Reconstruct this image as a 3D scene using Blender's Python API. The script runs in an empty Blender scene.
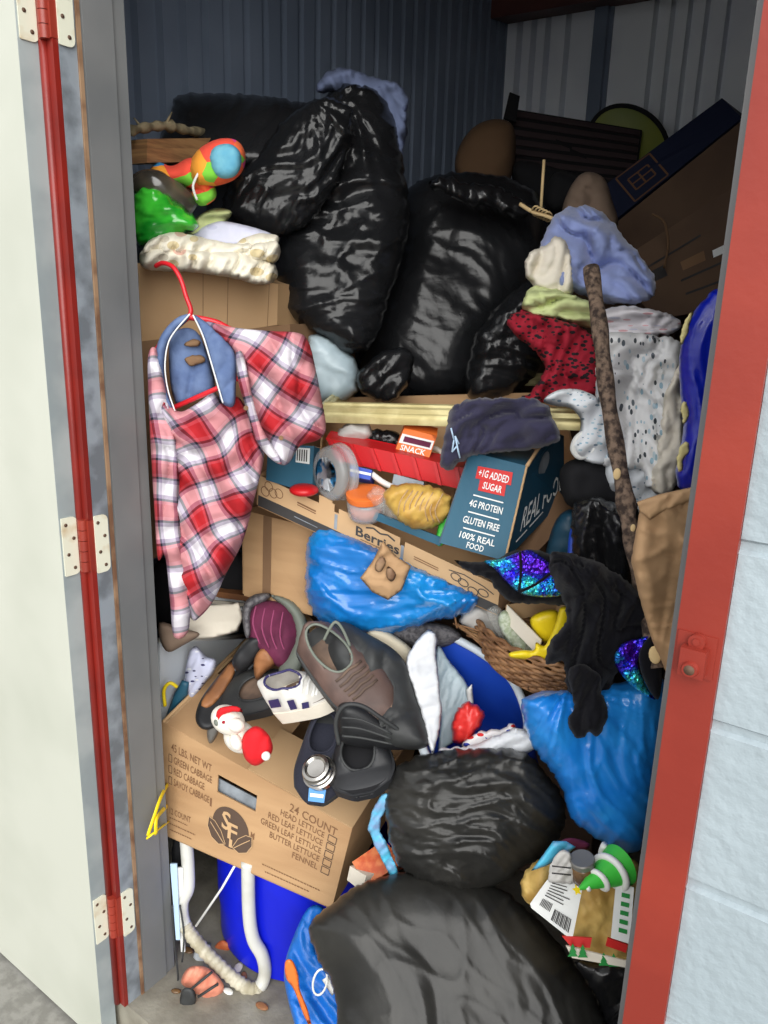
import bpy, bmesh, math, random
import numpy as np
from mathutils import Vector, Matrix
from mathutils.geometry import delaunay_2d_cdt

random.seed(7)
SC = bpy.context.scene
COL = SC.collection
PI = math.pi

# ------------------------------------------------------------------ camera
FPX = 769.0                                   # focal length in pixels of the 768 x 1024 frame
_Z = Vector((84, 2838, 769)).normalized()     # world up seen from the camera (slight roll, pitched down 15 degrees)
_X = Vector((1120, -238, 769)); _X = (_X - _Z * _X.dot(_Z)).normalized()
_Y = _Z.cross(_X)
WR = Matrix((_X, _Y, _Z))                     # camera axes -> world axes
EYE = Vector((0, 0, 1.446))
FWD = WR @ Vector((0, 0, -1)); FWD.z = 0; FWD.normalize()
cam = bpy.data.objects.new('camera', bpy.data.cameras.new('camera'))
COL.objects.link(cam)
cam.matrix_world = Matrix.Translation(EYE) @ WR.to_4x4()
cam.data.sensor_fit = 'VERTICAL'; cam.data.sensor_height = 32.0
cam.data.lens = FPX / 1024 * 32.0
cam.data.clip_start = 0.02
SC.camera = cam

# ------------------------------------------------------------------ light: an overcast day outside, nothing on inside
world = bpy.data.worlds.new('overcast_sky'); SC.world = world
world.use_nodes = True
wn = world.node_tree.nodes; wl = world.node_tree.links
bg = wn['Background']
tc = wn.new('ShaderNodeTexCoord'); sx = wn.new('ShaderNodeSeparateXYZ'); cr = wn.new('ShaderNodeValToRGB')
wl.new(tc.outputs['Generated'], sx.inputs[0]); wl.new(sx.outputs['Z'], cr.inputs[0])
cr.color_ramp.elements[0].position = 0.0; cr.color_ramp.elements[0].color = (0.72, 0.73, 0.75, 1)
cr.color_ramp.elements[1].position = 0.8; cr.color_ramp.elements[1].color = (1.30, 1.33, 1.36, 1)
wl.new(cr.outputs[0], bg.inputs[0]); bg.inputs[1].default_value = .95
sun = bpy.data.objects.new('sun', bpy.data.lights.new('sun', 'SUN')); COL.objects.link(sun)
sun.data.energy = 3.0; sun.data.angle = math.radians(60); sun.data.color = (1.0, 0.98, 0.94)
sun.rotation_euler = Vector((-0.60, 0.74, -0.46)).to_track_quat('-Z', 'Y').to_euler()
SC.view_settings.view_transform = 'Standard'; SC.view_settings.look = 'None'
SC.view_settings.gamma = 1.0; SC.view_settings.use_curve_mapping = False
SC.view_settings.exposure = 0.30

# ------------------------------------------------------------------ placing helpers
def ray(px, py):
    return WR @ Vector((px - 384, 512 - py, -FPX))
def P(px, py, h):
    """world point seen at px,py whose horizontal distance ahead of the camera is h metres"""
    r = ray(px, py); return EYE + r * (h / r.dot(FWD))
def onY(px, py, y):
    r = ray(px, py); return EYE + r * (y / r.y)
def onZ(px, py, z):
    r = ray(px, py); return EYE + r * ((z - EYE.z) / r.z)
def mpp(px, py, h):
    r = ray(px, py); return h / r.dot(FWD)      # metres per pixel there

# ------------------------------------------------------------------ numpy noise
_rs = np.random.RandomState(3)
_perm = _rs.permutation(256); _perm = np.concatenate([_perm, _perm, _perm])
_ga = _rs.rand(256) * 2 * PI; _gx = np.cos(_ga); _gy = np.sin(_ga)
def noise(x, y, seed=0):
    x = np.asarray(x, float) + seed * 17.31; y = np.asarray(y, float) + seed * 9.77
    xi = np.floor(x).astype(int); yi = np.floor(y).astype(int); xf = x - xi; yf = y - yi
    xi &= 255; yi &= 255
    u = xf * xf * xf * (xf * (xf * 6 - 15) + 10); v = yf * yf * yf * (yf * (yf * 6 - 15) + 10)
    def g(a, b, dx, dy):
        k = _perm[_perm[a] + b]; return _gx[k] * dx + _gy[k] * dy
    n00 = g(xi, yi, xf, yf); n10 = g(xi + 1, yi, xf - 1, yf); n01 = g(xi, yi + 1, xf, yf - 1); n11 = g(xi + 1, yi + 1, xf - 1, yf - 1)
    return ((n00 * (1 - u) + n10 * u) * (1 - v) + (n01 * (1 - u) + n11 * u) * v) * 1.5
def fbm(x, y, o=3, seed=0):
    s = 0; a = 1
    for i in range(o): s = s + a * noise(x * 2 ** i, y * 2 ** i, seed + i); a *= .5
    return s
def ridge(x, y, seed=0, p=2.0):
    return (1 - np.minimum(1, np.abs(noise(x, y, seed)) * 1.6)) ** p

# surface relief recipes: functions of U (right), V (up) in metres
def facet(x, y, seed=0):
    """random heights on a triangular lattice, flat between them: the planes and sharp creases of crumpled film"""
    x = np.asarray(x, float) + seed * 3.7; y = np.asarray(y, float) + seed * 5.3
    wx = .45 * noise(x * .8, y * .8, seed + 31); wy = .45 * noise(x * .8, y * .8, seed + 32)
    x = x + wx; y = y + wy; x = x + y * .5
    xi = np.floor(x).astype(int); yi = np.floor(y).astype(int); fx = x - xi; fy = y - yi; xi &= 255; yi &= 255
    v = lambda a, b: _perm[_perm[a & 255] + (b & 255)] / 127.5 - 1
    a = v(xi + 1, yi); b = v(xi, yi + 1); c0 = v(xi, yi); c1 = v(xi + 1, yi + 1)
    return np.where(fx + fy < 1, c0 + (a - c0) * fx + (b - c0) * fy, c1 + (b - c1) * (1 - fx) + (a - c1) * (1 - fy))
def d_bag(k=1.0, seed=0, knot=None, amp=0.012, ang=None):
    """taut plastic film: flat facets with sharp creases, tension folds running to the knot or along ang"""
    an = seed * 1.3 if ang is None else math.radians(ang); ca, sa = math.cos(an), math.sin(an)
    def f(U, V):
        wx = noise(U * 5, V * 5, seed + 5) * .05; wy = noise(U * 5, V * 5, seed + 6) * .05
        a = (U + wx) * ca + (V + wy) * sa; b = -(U + wx) * sa + (V + wy) * ca
        z = amp * 1.2 * facet(a * 5 * k, b * 9 * k, seed) + amp * .5 * facet(a * 10 * k, b * 24 * k, seed + 1) + amp * .22 * facet(a * 26 * k, b * 56 * k, seed + 2)
        z = z + amp * .45 * ridge(a * 3 * k, b * 13 * k, seed + 8, 8) + amp * .25 * ridge(a * 7 * k, b * 30 * k, seed + 12, 8)
        if knot:
            dx = U - knot[0]; dy = V - knot[1]; r = np.sqrt(dx * dx + dy * dy) + .01; th = np.arctan2(dy, dx)
            z = z + amp * .9 * facet(th * 5 + wx * 16, r * 3, seed + 3) * np.exp(-r * 3.0)
            z = z + amp * .35 * facet(th * 13 + wy * 20, r * 4, seed + 4) * np.exp(-r * 4) + amp * .3 * ridge(th * 9 + wx * 16, r * 2, seed + 9, 8) * np.exp(-r * 3)
        return z
    return f
def d_fold(ang=0, freq=14, amp=.008, warp=.8, seed=0, fine=.25):
    """cloth: rounded folds with tight valleys between them, running along the direction ang (degrees)"""
    c, s = math.cos(math.radians(ang)), math.sin(math.radians(ang))
    def f(U, V):
        wx = noise(U * 7, V * 7, seed + 15) * .035; wy = noise(U * 7, V * 7, seed + 16) * .035
        U = U + wx; V = V + wy
        a = U * c + V * s; b = -U * s + V * c
        ph = b * freq * .8 + warp * fbm(a * 6 + seed, b * 9, 2, seed)
        z = np.abs(np.sin(ph * PI)) ** .45 * (.8 + .6 * noise(a * 7, b * 7, seed + 3))
        ph2 = b * freq * 1.5 + warp * 1.5 * fbm(a * 9, b * 12 + seed, 2, seed + 11)
        z = z + .5 * np.abs(np.sin(ph2 * PI)) ** .6 * np.clip(.6 + noise(a * 9, b * 9, seed + 13), 0, 1.3)
        return amp * 2.7 * (z - .75) + amp * .7 * facet(U * 14, V * 14, seed + 5) + amp * .5 * facet(U * 34, V * 34, seed + 6) + amp * fine * fbm(U * 45, V * 45, 2, seed + 7)
    return f
def d_lump(scale=10, amp=.008, seed=0):
    def f(U, V): return amp * fbm(U * scale, V * scale, 3, seed)
    return f

# ------------------------------------------------------------------ mesh builder
class MB:
    def __init__(s): s.v = []; s.f = []; s.m = []; s.uv = {}
    def add(s, vs, fs, mi=0):
        o = len(s.v); s.v += [Vector(v) for v in vs]; s.f += [tuple(i + o for i in f) for f in fs]; s.m += [mi] * len(fs); return o
    def tube(s, pts, r, n=8, mi=0, caps=True, closed=False, flat=1.0, up=None):
        pts = [Vector(p) for p in pts]; k = len(pts)
        rs = r if isinstance(r, (list, tuple)) else [r] * k
        rings = []; prev = None
        for i in range(k):
            if closed: t = pts[(i + 1) % k] - pts[i - 1]
            else: t = pts[min(i + 1, k - 1)] - pts[max(i - 1, 0)]
            t = t.normalized() if t.length > 1e-9 else Vector((0, 0, 1))
            a = Vector(up) if up is not None else (prev if prev is not None else (Vector((0, 0, 1)) if abs(t.z) < .9 else Vector((1, 0, 0))))
            a = (a - t * a.dot(t)).normalized(); prev = a; b = t.cross(a)
            rings.append([pts[i] + (a * math.cos(2 * PI * j / n) * flat + b * math.sin(2 * PI * j / n)) * rs[i] for j in range(n)])
        return s.loft(rings, mi, caps and not closed, closed)
    def loft(s, rings, mi=0, caps=True, closed=False):
        n = len(rings[0]); k = len(rings); vs = [p for r in rings for p in r]; fs = []
        for i in range(k if closed else k - 1):
            for j in range(n):
                a = i * n + j; b = i * n + (j + 1) % n; c = ((i + 1) % k) * n + (j + 1) % n; d = ((i + 1) % k) * n + j
                fs.append((a, b, c, d))
        if caps: fs.append(tuple(range(n - 1, -1, -1))); fs.append(tuple((k - 1) * n + j for j in range(n)))
        return s.add(vs, fs, mi)
    def ell(s, c, a, b, d, n=14, mi=0):
        """ellipsoid with half-axis vectors a, b, d"""
        c = Vector(c); a, b, d = Vector(a), Vector(b), Vector(d); rings = []
        for i in range(1, n):
            th = PI * i / n
            rings.append([c + d * math.cos(th) + (a * math.cos(2 * PI * j / (2 * n)) + b * math.sin(2 * PI * j / (2 * n))) * math.sin(th) for j in range(2 * n)])
        o = s.loft(rings, mi, True)
        return o
    def ball(s, c, r, n=10, mi=0): s.ell(c, (r, 0, 0), (0, r, 0), (0, 0, r), n, mi)
    def box8(s, p, mi=0):
        """p: 4 front corners then the 4 back corners, same order"""
        s.add(p, [(0, 1, 2, 3), (7, 6, 5, 4), (0, 4, 5, 1), (1, 5, 6, 2), (2, 6, 7, 3), (3, 7, 4, 0)], mi)
    def box(s, lo, hi, mi=0):
        x0, y0, z0 = lo; x1, y1, z1 = hi
        s.box8([(x0, y0, z0), (x1, y0, z0), (x1, y0, z1), (x0, y0, z1), (x0, y1, z0), (x1, y1, z0), (x1, y1, z1), (x0, y1, z1)], mi)
    def slab(s, q, t=.004, mi=0, toward=None):
        """thin sheet on the quad q (4 world points), thickness t behind it"""
        q = [Vector(p) for p in q]; n = (q[2] - q[0]).cross(q[3] - q[1]).normalized()
        if n.dot((toward or EYE) - q[0]) < 0: n = -n
        s.box8(q + [p - n * t for p in q], mi); return n
    def sheet(s, q, s0=0, s1=1, t0=0, t1=1, th=.004, n=6, mi=0):
        """sheet of thickness th following the patch q exactly"""
        vs = [q(s0 + (s1 - s0) * i / n, t0 + (t1 - t0) * j / n, -d) for d in (0, th) for j in range(n + 1) for i in range(n + 1)]; k = (n + 1) ** 2; w = n + 1; fs = []
        for j in range(n):
            for i in range(n):
                a = j * w + i; fs += [(a, a + 1, a + w + 1, a + w), (k + a, k + a + w, k + a + w + 1, k + a + 1)]
        for i in range(n):
            fs += [(i, k + i, k + i + 1, i + 1), (n * w + i, n * w + i + 1, k + n * w + i + 1, k + n * w + i)]
            fs += [(i * w, (i + 1) * w, k + (i + 1) * w, k + i * w), (i * w + n, k + i * w + n, k + (i + 1) * w + n, (i + 1) * w + n)]
        s.add(vs, fs, mi)
    def build(s, name, mats, parent=None, smooth=True, angle=None):
        me = bpy.data.meshes.new(name); vs = s.v
        if parent is None:
            xs = [v.x for v in vs]; ys = [v.y for v in vs]; zs = [v.z for v in vs]
            o0 = Vector(((min(xs) + max(xs)) / 2, (min(ys) + max(ys)) / 2, min(zs)))
        else: o0 = world_of(parent)
        me.from_pydata([tuple(v - o0) for v in vs], [], s.f)
        for m in (mats if isinstance(mats, (list, tuple)) else [mats]): me.materials.append(m)
        me.polygons.foreach_set('material_index', s.m)
        if s.uv:
            l = me.uv_layers.new(name='UVMap'); li = np.zeros(len(me.loops), int); me.loops.foreach_get('vertex_index', li)
            uv = np.zeros((len(vs), 2))
            for k2, w in s.uv.items(): uv[k2] = w
            l.data.foreach_set('uv', uv[li].ravel())
        bm = bmesh.new(); bm.from_mesh(me); bmesh.ops.recalc_face_normals(bm, faces=bm.faces); bm.to_mesh(me); bm.free()
        me.polygons.foreach_set('use_smooth', [smooth] * len(me.polygons))
        if smooth and angle: me.set_sharp_from_angle(angle=math.radians(angle))
        me.update()
        o = bpy.data.objects.new(name, me); COL.objects.link(o); o.parent = parent
        if parent is None: o.location = o0
        return o
def world_of(o):
    v = Vector((0, 0, 0))
    while o: v += o.location; o = o.parent
    return v

def tag(o, label, cat=None, group=None, kind=None):
    if label: o['label'] = label
    if cat: o['category'] = cat
    if group: o['group'] = group
    if kind: o['kind'] = kind
    return o
def thing(name, label, cat, group=None, at=(0, 0, 0)):
    o = bpy.data.objects.new(name, None); o.empty_display_size = .05; COL.objects.link(o); o.location = at
    return tag(o, label, cat, group)
def struct(o): o['kind'] = 'structure'; return o

def catmull(pts, k=4, closed=True):
    pts = [Vector(p) for p in pts]; n = len(pts); out = []
    for i in range(n if closed else n - 1):
        p0, p1, p2, p3 = (pts[(i - 1) % n], pts[i], pts[(i + 1) % n], pts[(i + 2) % n]) if closed else \
            (pts[max(i - 1, 0)], pts[i], pts[i + 1], pts[min(i + 2, n - 1)])
        for j in range(k):
            t = j / k
            out.append(0.5 * ((2 * p1) + (p2 - p0) * t + (2 * p0 - 5 * p1 + 4 * p2 - p3) * t * t + (3 * p1 - p0 - 3 * p2 + p3) * t ** 3))
    if not closed: out.append(pts[-1])
    return out
def path(lst, k=5):
    """smooth 3-D path through (px, py, h) stations"""
    return catmull([P(*p) for p in lst], k, False)

def puff(name, mats, pts, h, T=.05, Tb=None, R=None, dx=0., dy=0., sp=4., disp=None, parent=None, jit=0., curve=True, uvrot=0., uvwarp=0., mifn=None, tip=None, post=None, lean=None, soft=None):
    """a soft body with real depth: its outline stands at distance h (h changes by dx, dy per 100 px), its front swells
    T metres toward the viewer's side, its back Tb metres away; disp adds relief"""
    pts = [Vector((a, b)) for a, b in pts]
    cx = (min(p.x for p in pts) + max(p.x for p in pts)) / 2; cy = (min(p.y for p in pts) + max(p.y for p in pts)) / 2
    o = catmull(pts, 4) if curve else []
    if not curve:
        for i, p in enumerate(pts):
            q = pts[(i + 1) % len(pts)]; k = max(1, int((q - p).length / sp / 1.5))
            o += [p.lerp(q, j / k) for j in range(k)]
    if curve:                                  # even spacing
        L = [0]
        for i in range(len(o)): L.append(L[-1] + (o[(i + 1) % len(o)] - o[i]).length)
        n = max(12, int(L[-1] / sp)); res = []; j = 0
        for i in range(n):
            t = L[-1] * i / n
            while L[j + 1] < t: j += 1
            res.append(o[j].lerp(o[(j + 1) % len(o)], (t - L[j]) / max(1e-9, L[j + 1] - L[j])))
        o = res
    if jit:
        n = len(o); oo = []
        for i, p in enumerate(o):
            t = (o[(i + 1) % n] - o[i - 1]); t = t.normalized() if t.length > 0 else Vector((1, 0))
            w = float(noise(p.x * .12, p.y * .12, 11) + .6 * noise(p.x * .3, p.y * .3, 12))
            oo.append(p + Vector((-t.y, t.x)) * w * jit)
        o = oo
    B = np.array([(p.x, p.y) for p in o]); nb = len(B)
    x0, y0 = B.min(0); x1, y1 = B.max(0); g = []
    r = 0; y = y0 + sp * .5
    while y < y1:
        x = x0 + (sp * .5 if r % 2 else 0)
        while x < x1: g.append((x, y)); x += sp
        y += sp * .87; r += 1
    G = np.array(g) if g else np.zeros((0, 2))
    # point in polygon + distance
    def dist(Q):
        A = B; C = np.roll(B, -1, 0); best = np.full(len(Q), 1e9)
        for a, c in zip(A, C):
            e = c - a; L2 = max(e @ e, 1e-9); t = np.clip(((Q - a) @ e) / L2, 0, 1); best = np.minimum(best, np.hypot(*(Q - a - t[:, None] * e).T))
        return best
    def inside(Q):
        A = B; C = np.roll(B, -1, 0); ins = np.zeros(len(Q), bool)
        for a, c in zip(A, C):
            m = ((a[1] > Q[:, 1]) != (c[1] > Q[:, 1]))
            with np.errstate(divide='ignore', invalid='ignore'):
                xi = (c[0] - a[0]) * (Q[:, 1] - a[1]) / (c[1] - a[1] + 1e-12) + a[0]
            ins ^= m & (Q[:, 0] < xi)
        return ins
    if len(G):
        G = G[inside(G)]
        if len(G): G = G[dist(G) > sp * .45]
    allp = np.vstack([B, G]) if len(G) else B
    vv, ee, ff, _, _, _ = delaunay_2d_cdt([Vector(p) for p in allp], [(i, (i + 1) % nb) for i in range(nb)], [], 1, 1e-4)
    V2 = np.array([(v.x, v.y) for v in vv]); d = dist(V2); m0 = mpp(cx, cy, h)
    edge = d < sp * .05
    d = np.where(edge, 0, d) * m0
    Rm = R if R else max(1e-4, d.max() * (.75 if soft is None else soft))
    prof = np.sqrt(np.maximum(0, 1 - (1 - np.minimum(d / Rm, 1)) ** 2))
    U = (V2[:, 0] - cx) * m0; W = -(V2[:, 1] - cy) * m0
    D = disp(U, W) if disp else np.zeros(len(U))
    fall = np.minimum(1, d / (Rm * .30)) ** .8
    if tip is not None: T = T * tip(U, W)
    front = T * prof + D * fall
    Tb = (T if Tb is None else Tb)
    back = -(Tb * prof + D * fall * .4)
    cen = P(cx, cy, h); nrm = (EYE - cen).normalized()
    if lean: nrm = (nrm + Vector(lean)).normalized()
    base = [P(x, y, h + dx * (x - cx) / 100 + dy * (y - cy) / 100) for x, y in V2]
    mb = MB(); fv = [b + nrm * float(z) for b, z in zip(base, front)]
    n2 = len(fv); idx = list(range(n2)); bv = []
    for i in range(n2):
        if edge[i]: continue
        idx[i] = n2 + len(bv); bv.append(base[i] + nrm * float(back[i]))
    if post: fv = post(fv, U, W)
    fs = [tuple(f) for f in ff]; fb = [tuple(idx[i] for i in reversed(f)) for f in ff]
    mb.add(fv + bv, fs + fb, 0)
    if mifn is not None:
        mb.m = []
        for f in fs * 2:
            u = sum(U[i] for i in f) / len(f); w = sum(W[i] for i in f) / len(f); mb.m.append(mifn(u, w))
    c, s_ = math.cos(math.radians(uvrot)), math.sin(math.radians(uvrot))
    wu = uvwarp * fbm(U * 8, W * 8, 2, 21); ww = uvwarp * fbm(U * 8, W * 8, 2, 22)
    uu = (U + wu) * c + (W + ww) * s_; uw = -(U + wu) * s_ + (W + ww) * c
    for i in range(n2):
        mb.uv[i] = (uu[i], uw[i]); mb.uv[idx[i]] = (uu[i], uw[i])
    return mb.build(name, mats, parent, True)

def quad(*c):
    """bilinear patch from 4 world corners TL, TR, BR, BL -> function (s, t)"""
    a, b, cc, d = [Vector(p) for p in c]
    n = (cc - a).cross(d - b).normalized()
    if n.dot(EYE - a) < 0: n = -n
    def f(s, t, off=0.0): return a.lerp(b, s).lerp(d.lerp(cc, s), t) + n * off
    f.c = (a, b, cc, d); f.n = n
    return f
_txt = {}
def text(mb, body, q, s0, s1, t0, t1, mi=1, off=.0012, bold=0.0, shear=0.0):
    """lettering printed on the patch q inside the box s0..s1, t0..t1"""
    key = (body, bold, shear)
    if key not in _txt:
        cu = bpy.data.curves.new('letters', 'FONT'); cu.body = body; cu.size = 1; cu.offset = bold; cu.shear = shear; cu.resolution_u = 2; cu.align_x = 'CENTER'
        ob = bpy.data.objects.new('letters', cu); COL.objects.link(ob); bpy.context.view_layer.update()
        me = ob.to_mesh(); vs = [(v.co.x, v.co.y) for v in me.vertices]; fs = [tuple(p.vertices) for p in me.polygons]
        ob.to_mesh_clear(); bpy.data.objects.remove(ob); bpy.data.curves.remove(cu); _txt[key] = (vs, fs)
    vs, fs = _txt[key]
    if not vs: return
    xa = min(v[0] for v in vs); xb = max(v[0] for v in vs); ya = min(v[1] for v in vs); yb = max(v[1] for v in vs)
    mb.add([q(s0 + (x - xa) / (xb - xa) * (s1 - s0), t1 - (y - ya) / (yb - ya) * (t1 - t0), off) for x, y in vs], fs, mi)
def patch(mb, q, s0, s1, t0, t1, mi=1, off=.001):
    mb.add([q(s0, t0, off), q(s1, t0, off), q(s1, t1, off), q(s0, t1, off)], [(0, 1, 2, 3)], mi)
def poly(mb, q, pts, mi=1, off=.0012):
    vv, _, ff, _, _, _ = delaunay_2d_cdt([Vector(p) for p in pts], [(i, (i + 1) % len(pts)) for i in range(len(pts))], [], 1, 1e-6)
    mb.add([q(v.x, v.y, off) for v in vv], [tuple(f) for f in ff], mi)
def line(mb, q, pts, w=.004, mi=1, off=.0013):
    """thin printed stroke through (s, t) points, w in metres"""
    p = [q(s, t, off) for s, t in pts]; vs = []; fs = []
    for i in range(len(p) - 1):
        e = (p[i + 1] - p[i]); sd = e.cross(q.n).normalized() * w / 2; o = len(vs)
        vs += [p[i] - sd, p[i] + sd, p[i + 1] + sd, p[i + 1] - sd]; fs.append((o, o + 1, o + 2, o + 3))
    mb.add(vs, fs, mi)
def circ(cx, cy, rx, ry, n=24, a0=0, a1=2 * PI):
    return [(cx + rx * math.cos(a0 + (a1 - a0) * i / n), cy + ry * math.sin(a0 + (a1 - a0) * i / n)) for i in range(n)]

# ------------------------------------------------------------------ materials
def mat(name, col, rough=.6, metal=0., col2=None, ns=14., nd=3, bump=0., bs=60., btype='FBM', stretch=(1, 1, 1), spec=.5, coat=0., sheen=0., alpha=1., trans=0., bdist=.003, uvc=False, ramp=(.4, .6), sss=0., coatr=.1):
    m = bpy.data.materials.new(name); m.use_nodes = True; nt = m.node_tree; b = nt.nodes['Principled BSDF']
    b.inputs['Base Color'].default_value = (*col, 1); b.inputs['Roughness'].default_value = rough; b.inputs['Metallic'].default_value = metal
    b.inputs['Specular IOR Level'].default_value = spec; b.inputs['Coat Weight'].default_value = coat; b.inputs['Coat Roughness'].default_value = coatr
    b.inputs['Sheen Weight'].default_value = sheen; b.inputs['Alpha'].default_value = alpha; b.inputs['Transmission Weight'].default_value = trans
    if sss: b.inputs['Subsurface Weight'].default_value = sss; b.inputs['Subsurface Radius'].default_value = (.02, .02, .02)
    t = nt.nodes.new('ShaderNodeTexCoord'); mp = nt.nodes.new('ShaderNodeMapping'); mp.inputs['Scale'].default_value = stretch
    nt.links.new(t.outputs['UV' if uvc else 'Object'], mp.inputs[0])
    if col2:
        n = nt.nodes.new('ShaderNodeTexNoise'); n.inputs['Scale'].default_value = ns; n.inputs['Detail'].default_value = nd
        r = nt.nodes.new('ShaderNodeValToRGB'); r.color_ramp.elements[0].color = (*col, 1); r.color_ramp.elements[1].color = (*col2, 1)
        r.color_ramp.elements[0].position, r.color_ramp.elements[1].position = ramp
        nt.links.new(mp.outputs[0], n.inputs[0]); nt.links.new(n.outputs[0], r.inputs[0]); nt.links.new(r.outputs[0], b.inputs['Base Color'])
    if bump:
        n = nt.nodes.new('ShaderNodeTexNoise'); n.noise_type = btype; n.inputs['Scale'].default_value = bs; n.inputs['Detail'].default_value = 3
        bp = nt.nodes.new('ShaderNodeBump'); bp.inputs['Strength'].default_value = bump; bp.inputs['Distance'].default_value = bdist
        nt.links.new(mp.outputs[0], n.inputs[0]); nt.links.new(n.outputs[0], bp.inputs['Height']); nt.links.new(bp.outputs[0], b.inputs['Normal'])
    return m
def srgb(r, g, b):
    f = lambda c: (c / 255 / 12.92) if c <= 10 else ((c / 255 + .055) / 1.055) ** 2.4
    return (f(r), f(g), f(b))

# ================================================================== MATERIALS
M = {}
M['block'] = mat('painted_block', srgb(152, 164, 170), .45, col2=srgb(160, 172, 178), ns=6, bump=.5, bs=55, bdist=.006, spec=.4)
M['door'] = mat('door_paint', srgb(190, 192, 180), .5, col2=srgb(178, 181, 168), ns=3.5, bump=.12, bs=25, ramp=(.45, .75))
M['dooredge'] = mat('door_edge_paint', srgb(160, 168, 168), .5, col2=srgb(140, 150, 152), ns=9, bump=.1, bs=40)
M['redframe'] = mat('red_frame_paint', srgb(146, 52, 38), .36, col2=srgb(132, 44, 33), ns=5, bump=.12, bs=90)
M['redlip'] = mat('red_worn_paint', srgb(132, 34, 26), .35, col2=srgb(116, 30, 24), ns=8, bump=.1, bs=60)
M['grayframe'] = mat('gray_frame_paint', srgb(116, 117, 117), .45, col2=srgb(104, 106, 107), ns=4, bump=.06, bs=80)
M['zinc'] = mat('bare_galvanised_steel', srgb(148, 156, 164), .5, .2, col2=srgb(112, 118, 124), ns=18, nd=6, bump=.1, bs=60)
M['rust'] = mat('rust_line', srgb(150, 120, 92), .7, col2=srgb(110, 78, 56), ns=20, bump=.2)
M['hinge'] = mat('painted_hinge', srgb(220, 220, 200), .45, col2=srgb(196, 176, 140), ns=22, ramp=(.55, .75))
M['hole'] = mat('rusty_screw_recess', srgb(90, 66, 50), .7)
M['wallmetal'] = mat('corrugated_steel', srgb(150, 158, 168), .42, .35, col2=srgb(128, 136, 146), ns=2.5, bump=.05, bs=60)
M['wall_lit'] = mat('lit_steel_panel', srgb(238, 242, 246), .5, 0, col2=srgb(226, 230, 238), ns=2.5)  # back wall faces the door: its stronger light is put into a paler colour
M['wall_dim'] = mat('dim_corrugated_steel', srgb(118, 130, 148), .5, 0, col2=srgb(104, 116, 134), ns=2.5)  # left wall's weaker grazing light is put into a darker colour
M['ceil'] = mat('dark_red_ceiling_steel', srgb(92, 52, 46), .6, col2=srgb(74, 42, 38), ns=3)
M['concrete'] = mat('concrete', srgb(150, 146, 132), .85, col2=srgb(112, 106, 94), ns=16, nd=8, bump=.4, bs=120, ramp=(.3, .7))
M['asphalt'] = mat('asphalt', srgb(138, 136, 130), .9, col2=srgb(120, 118, 112), ns=40, bump=.3, bs=150)
M['black'] = mat('black_plastic_film', (.009, .0095, .0105), .24, col2=(.013, .0135, .015), ns=7, bump=.3, bs=45, spec=.36, bdist=.003)
M['blackdust'] = mat('dusty_black_plastic_film', (.014, .014, .0135), .29, col2=(.030, .029, .026), ns=9, nd=6, bump=.25, bs=40, spec=.30, bdist=.003, ramp=(.35, .7))
M['blackfine'] = mat('crinkled_black_film', (.010, .010, .011), .27, bump=.4, bs=60, spec=.55, bdist=.003)
M['card'] = mat('cardboard', srgb(182, 146, 106), .8, col2=srgb(168, 132, 94), ns=3, bump=.08, bs=90, stretch=(1, 1, 6))
M['cardpale'] = mat('pale_cardboard', srgb(194, 160, 120), .8, col2=srgb(180, 146, 106), ns=4, bump=.08, bs=90)
M['carddark'] = mat('aged_cardboard', srgb(128, 98, 70), .85, col2=srgb(112, 84, 60), ns=4, bump=.08, bs=90)
M['ink'] = mat('brown_black_ink', srgb(62, 48, 38), .7)
M['inkpale'] = mat('faint_brown_ink', srgb(118, 84, 56), .75)
M['inkblack'] = mat('black_ink', srgb(52, 50, 50), .6)
M['kraft'] = mat('brown_kraft_paper', srgb(182, 146, 108), .8, col2=srgb(170, 134, 96), ns=6, bump=.06, bs=18)
M['white'] = mat('white_plastic', srgb(228, 228, 224), .4)
M['whiteink'] = mat('white_ink', srgb(232, 234, 232), .6)
M['redink'] = mat('red_ink', srgb(206, 42, 40), .5)
M['redplastic'] = mat('red_card', srgb(200, 24, 30), .4, bump=.05)
M['bluefilm'] = mat('bright_blue_film', srgb(24, 118, 206), .28, col2=srgb(40, 140, 222), ns=8, bump=.5, bs=30, btype='RIDGED_MULTIFRACTAL', bdist=.004, coat=.3)
M['bluefilm2'] = mat('blue_green_film', srgb(20, 112, 190), .25, col2=srgb(28, 140, 214), ns=6, bump=.5, bs=34, btype='RIDGED_MULTIFRACTAL', bdist=.004, coat=.4)
M['drum'] = mat('deep_blue_plastic', srgb(14, 32, 214), .38, col2=srgb(10, 26, 196), ns=6)
M['binblue'] = mat('blue_tub_plastic', srgb(22, 62, 172), .4, col2=srgb(30, 74, 186), ns=8)
M['binlip'] = mat('pale_translucent_plastic', srgb(214, 224, 232), .4)
M['whitefilm'] = mat('white_film', srgb(226, 228, 230), .4, col2=srgb(208, 210, 214), ns=10, bump=.4, bs=26, btype='RIDGED_MULTIFRACTAL', bdist=.003, sss=.2)
M['frostfilm'] = mat('frosted_film', srgb(182, 200, 208), .35, col2=srgb(150, 168, 176), ns=8, bump=.4, bs=30, btype='RIDGED_MULTIFRACTAL', bdist=.003)
M['redfilm'] = mat('red_film', srgb(214, 52, 48), .3, bump=.5, bs=40, btype='RIDGED_MULTIFRACTAL', bdist=.003)
M['hose'] = mat('white_hose_plastic', srgb(206, 206, 200), .4, col2=srgb(186, 184, 172), ns=14, nd=6, ramp=(.5, .75))
M['hosedirty'] = mat('dirty_white_hose', srgb(196, 190, 170), .6, col2=srgb(160, 152, 128), ns=40, nd=6)
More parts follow.
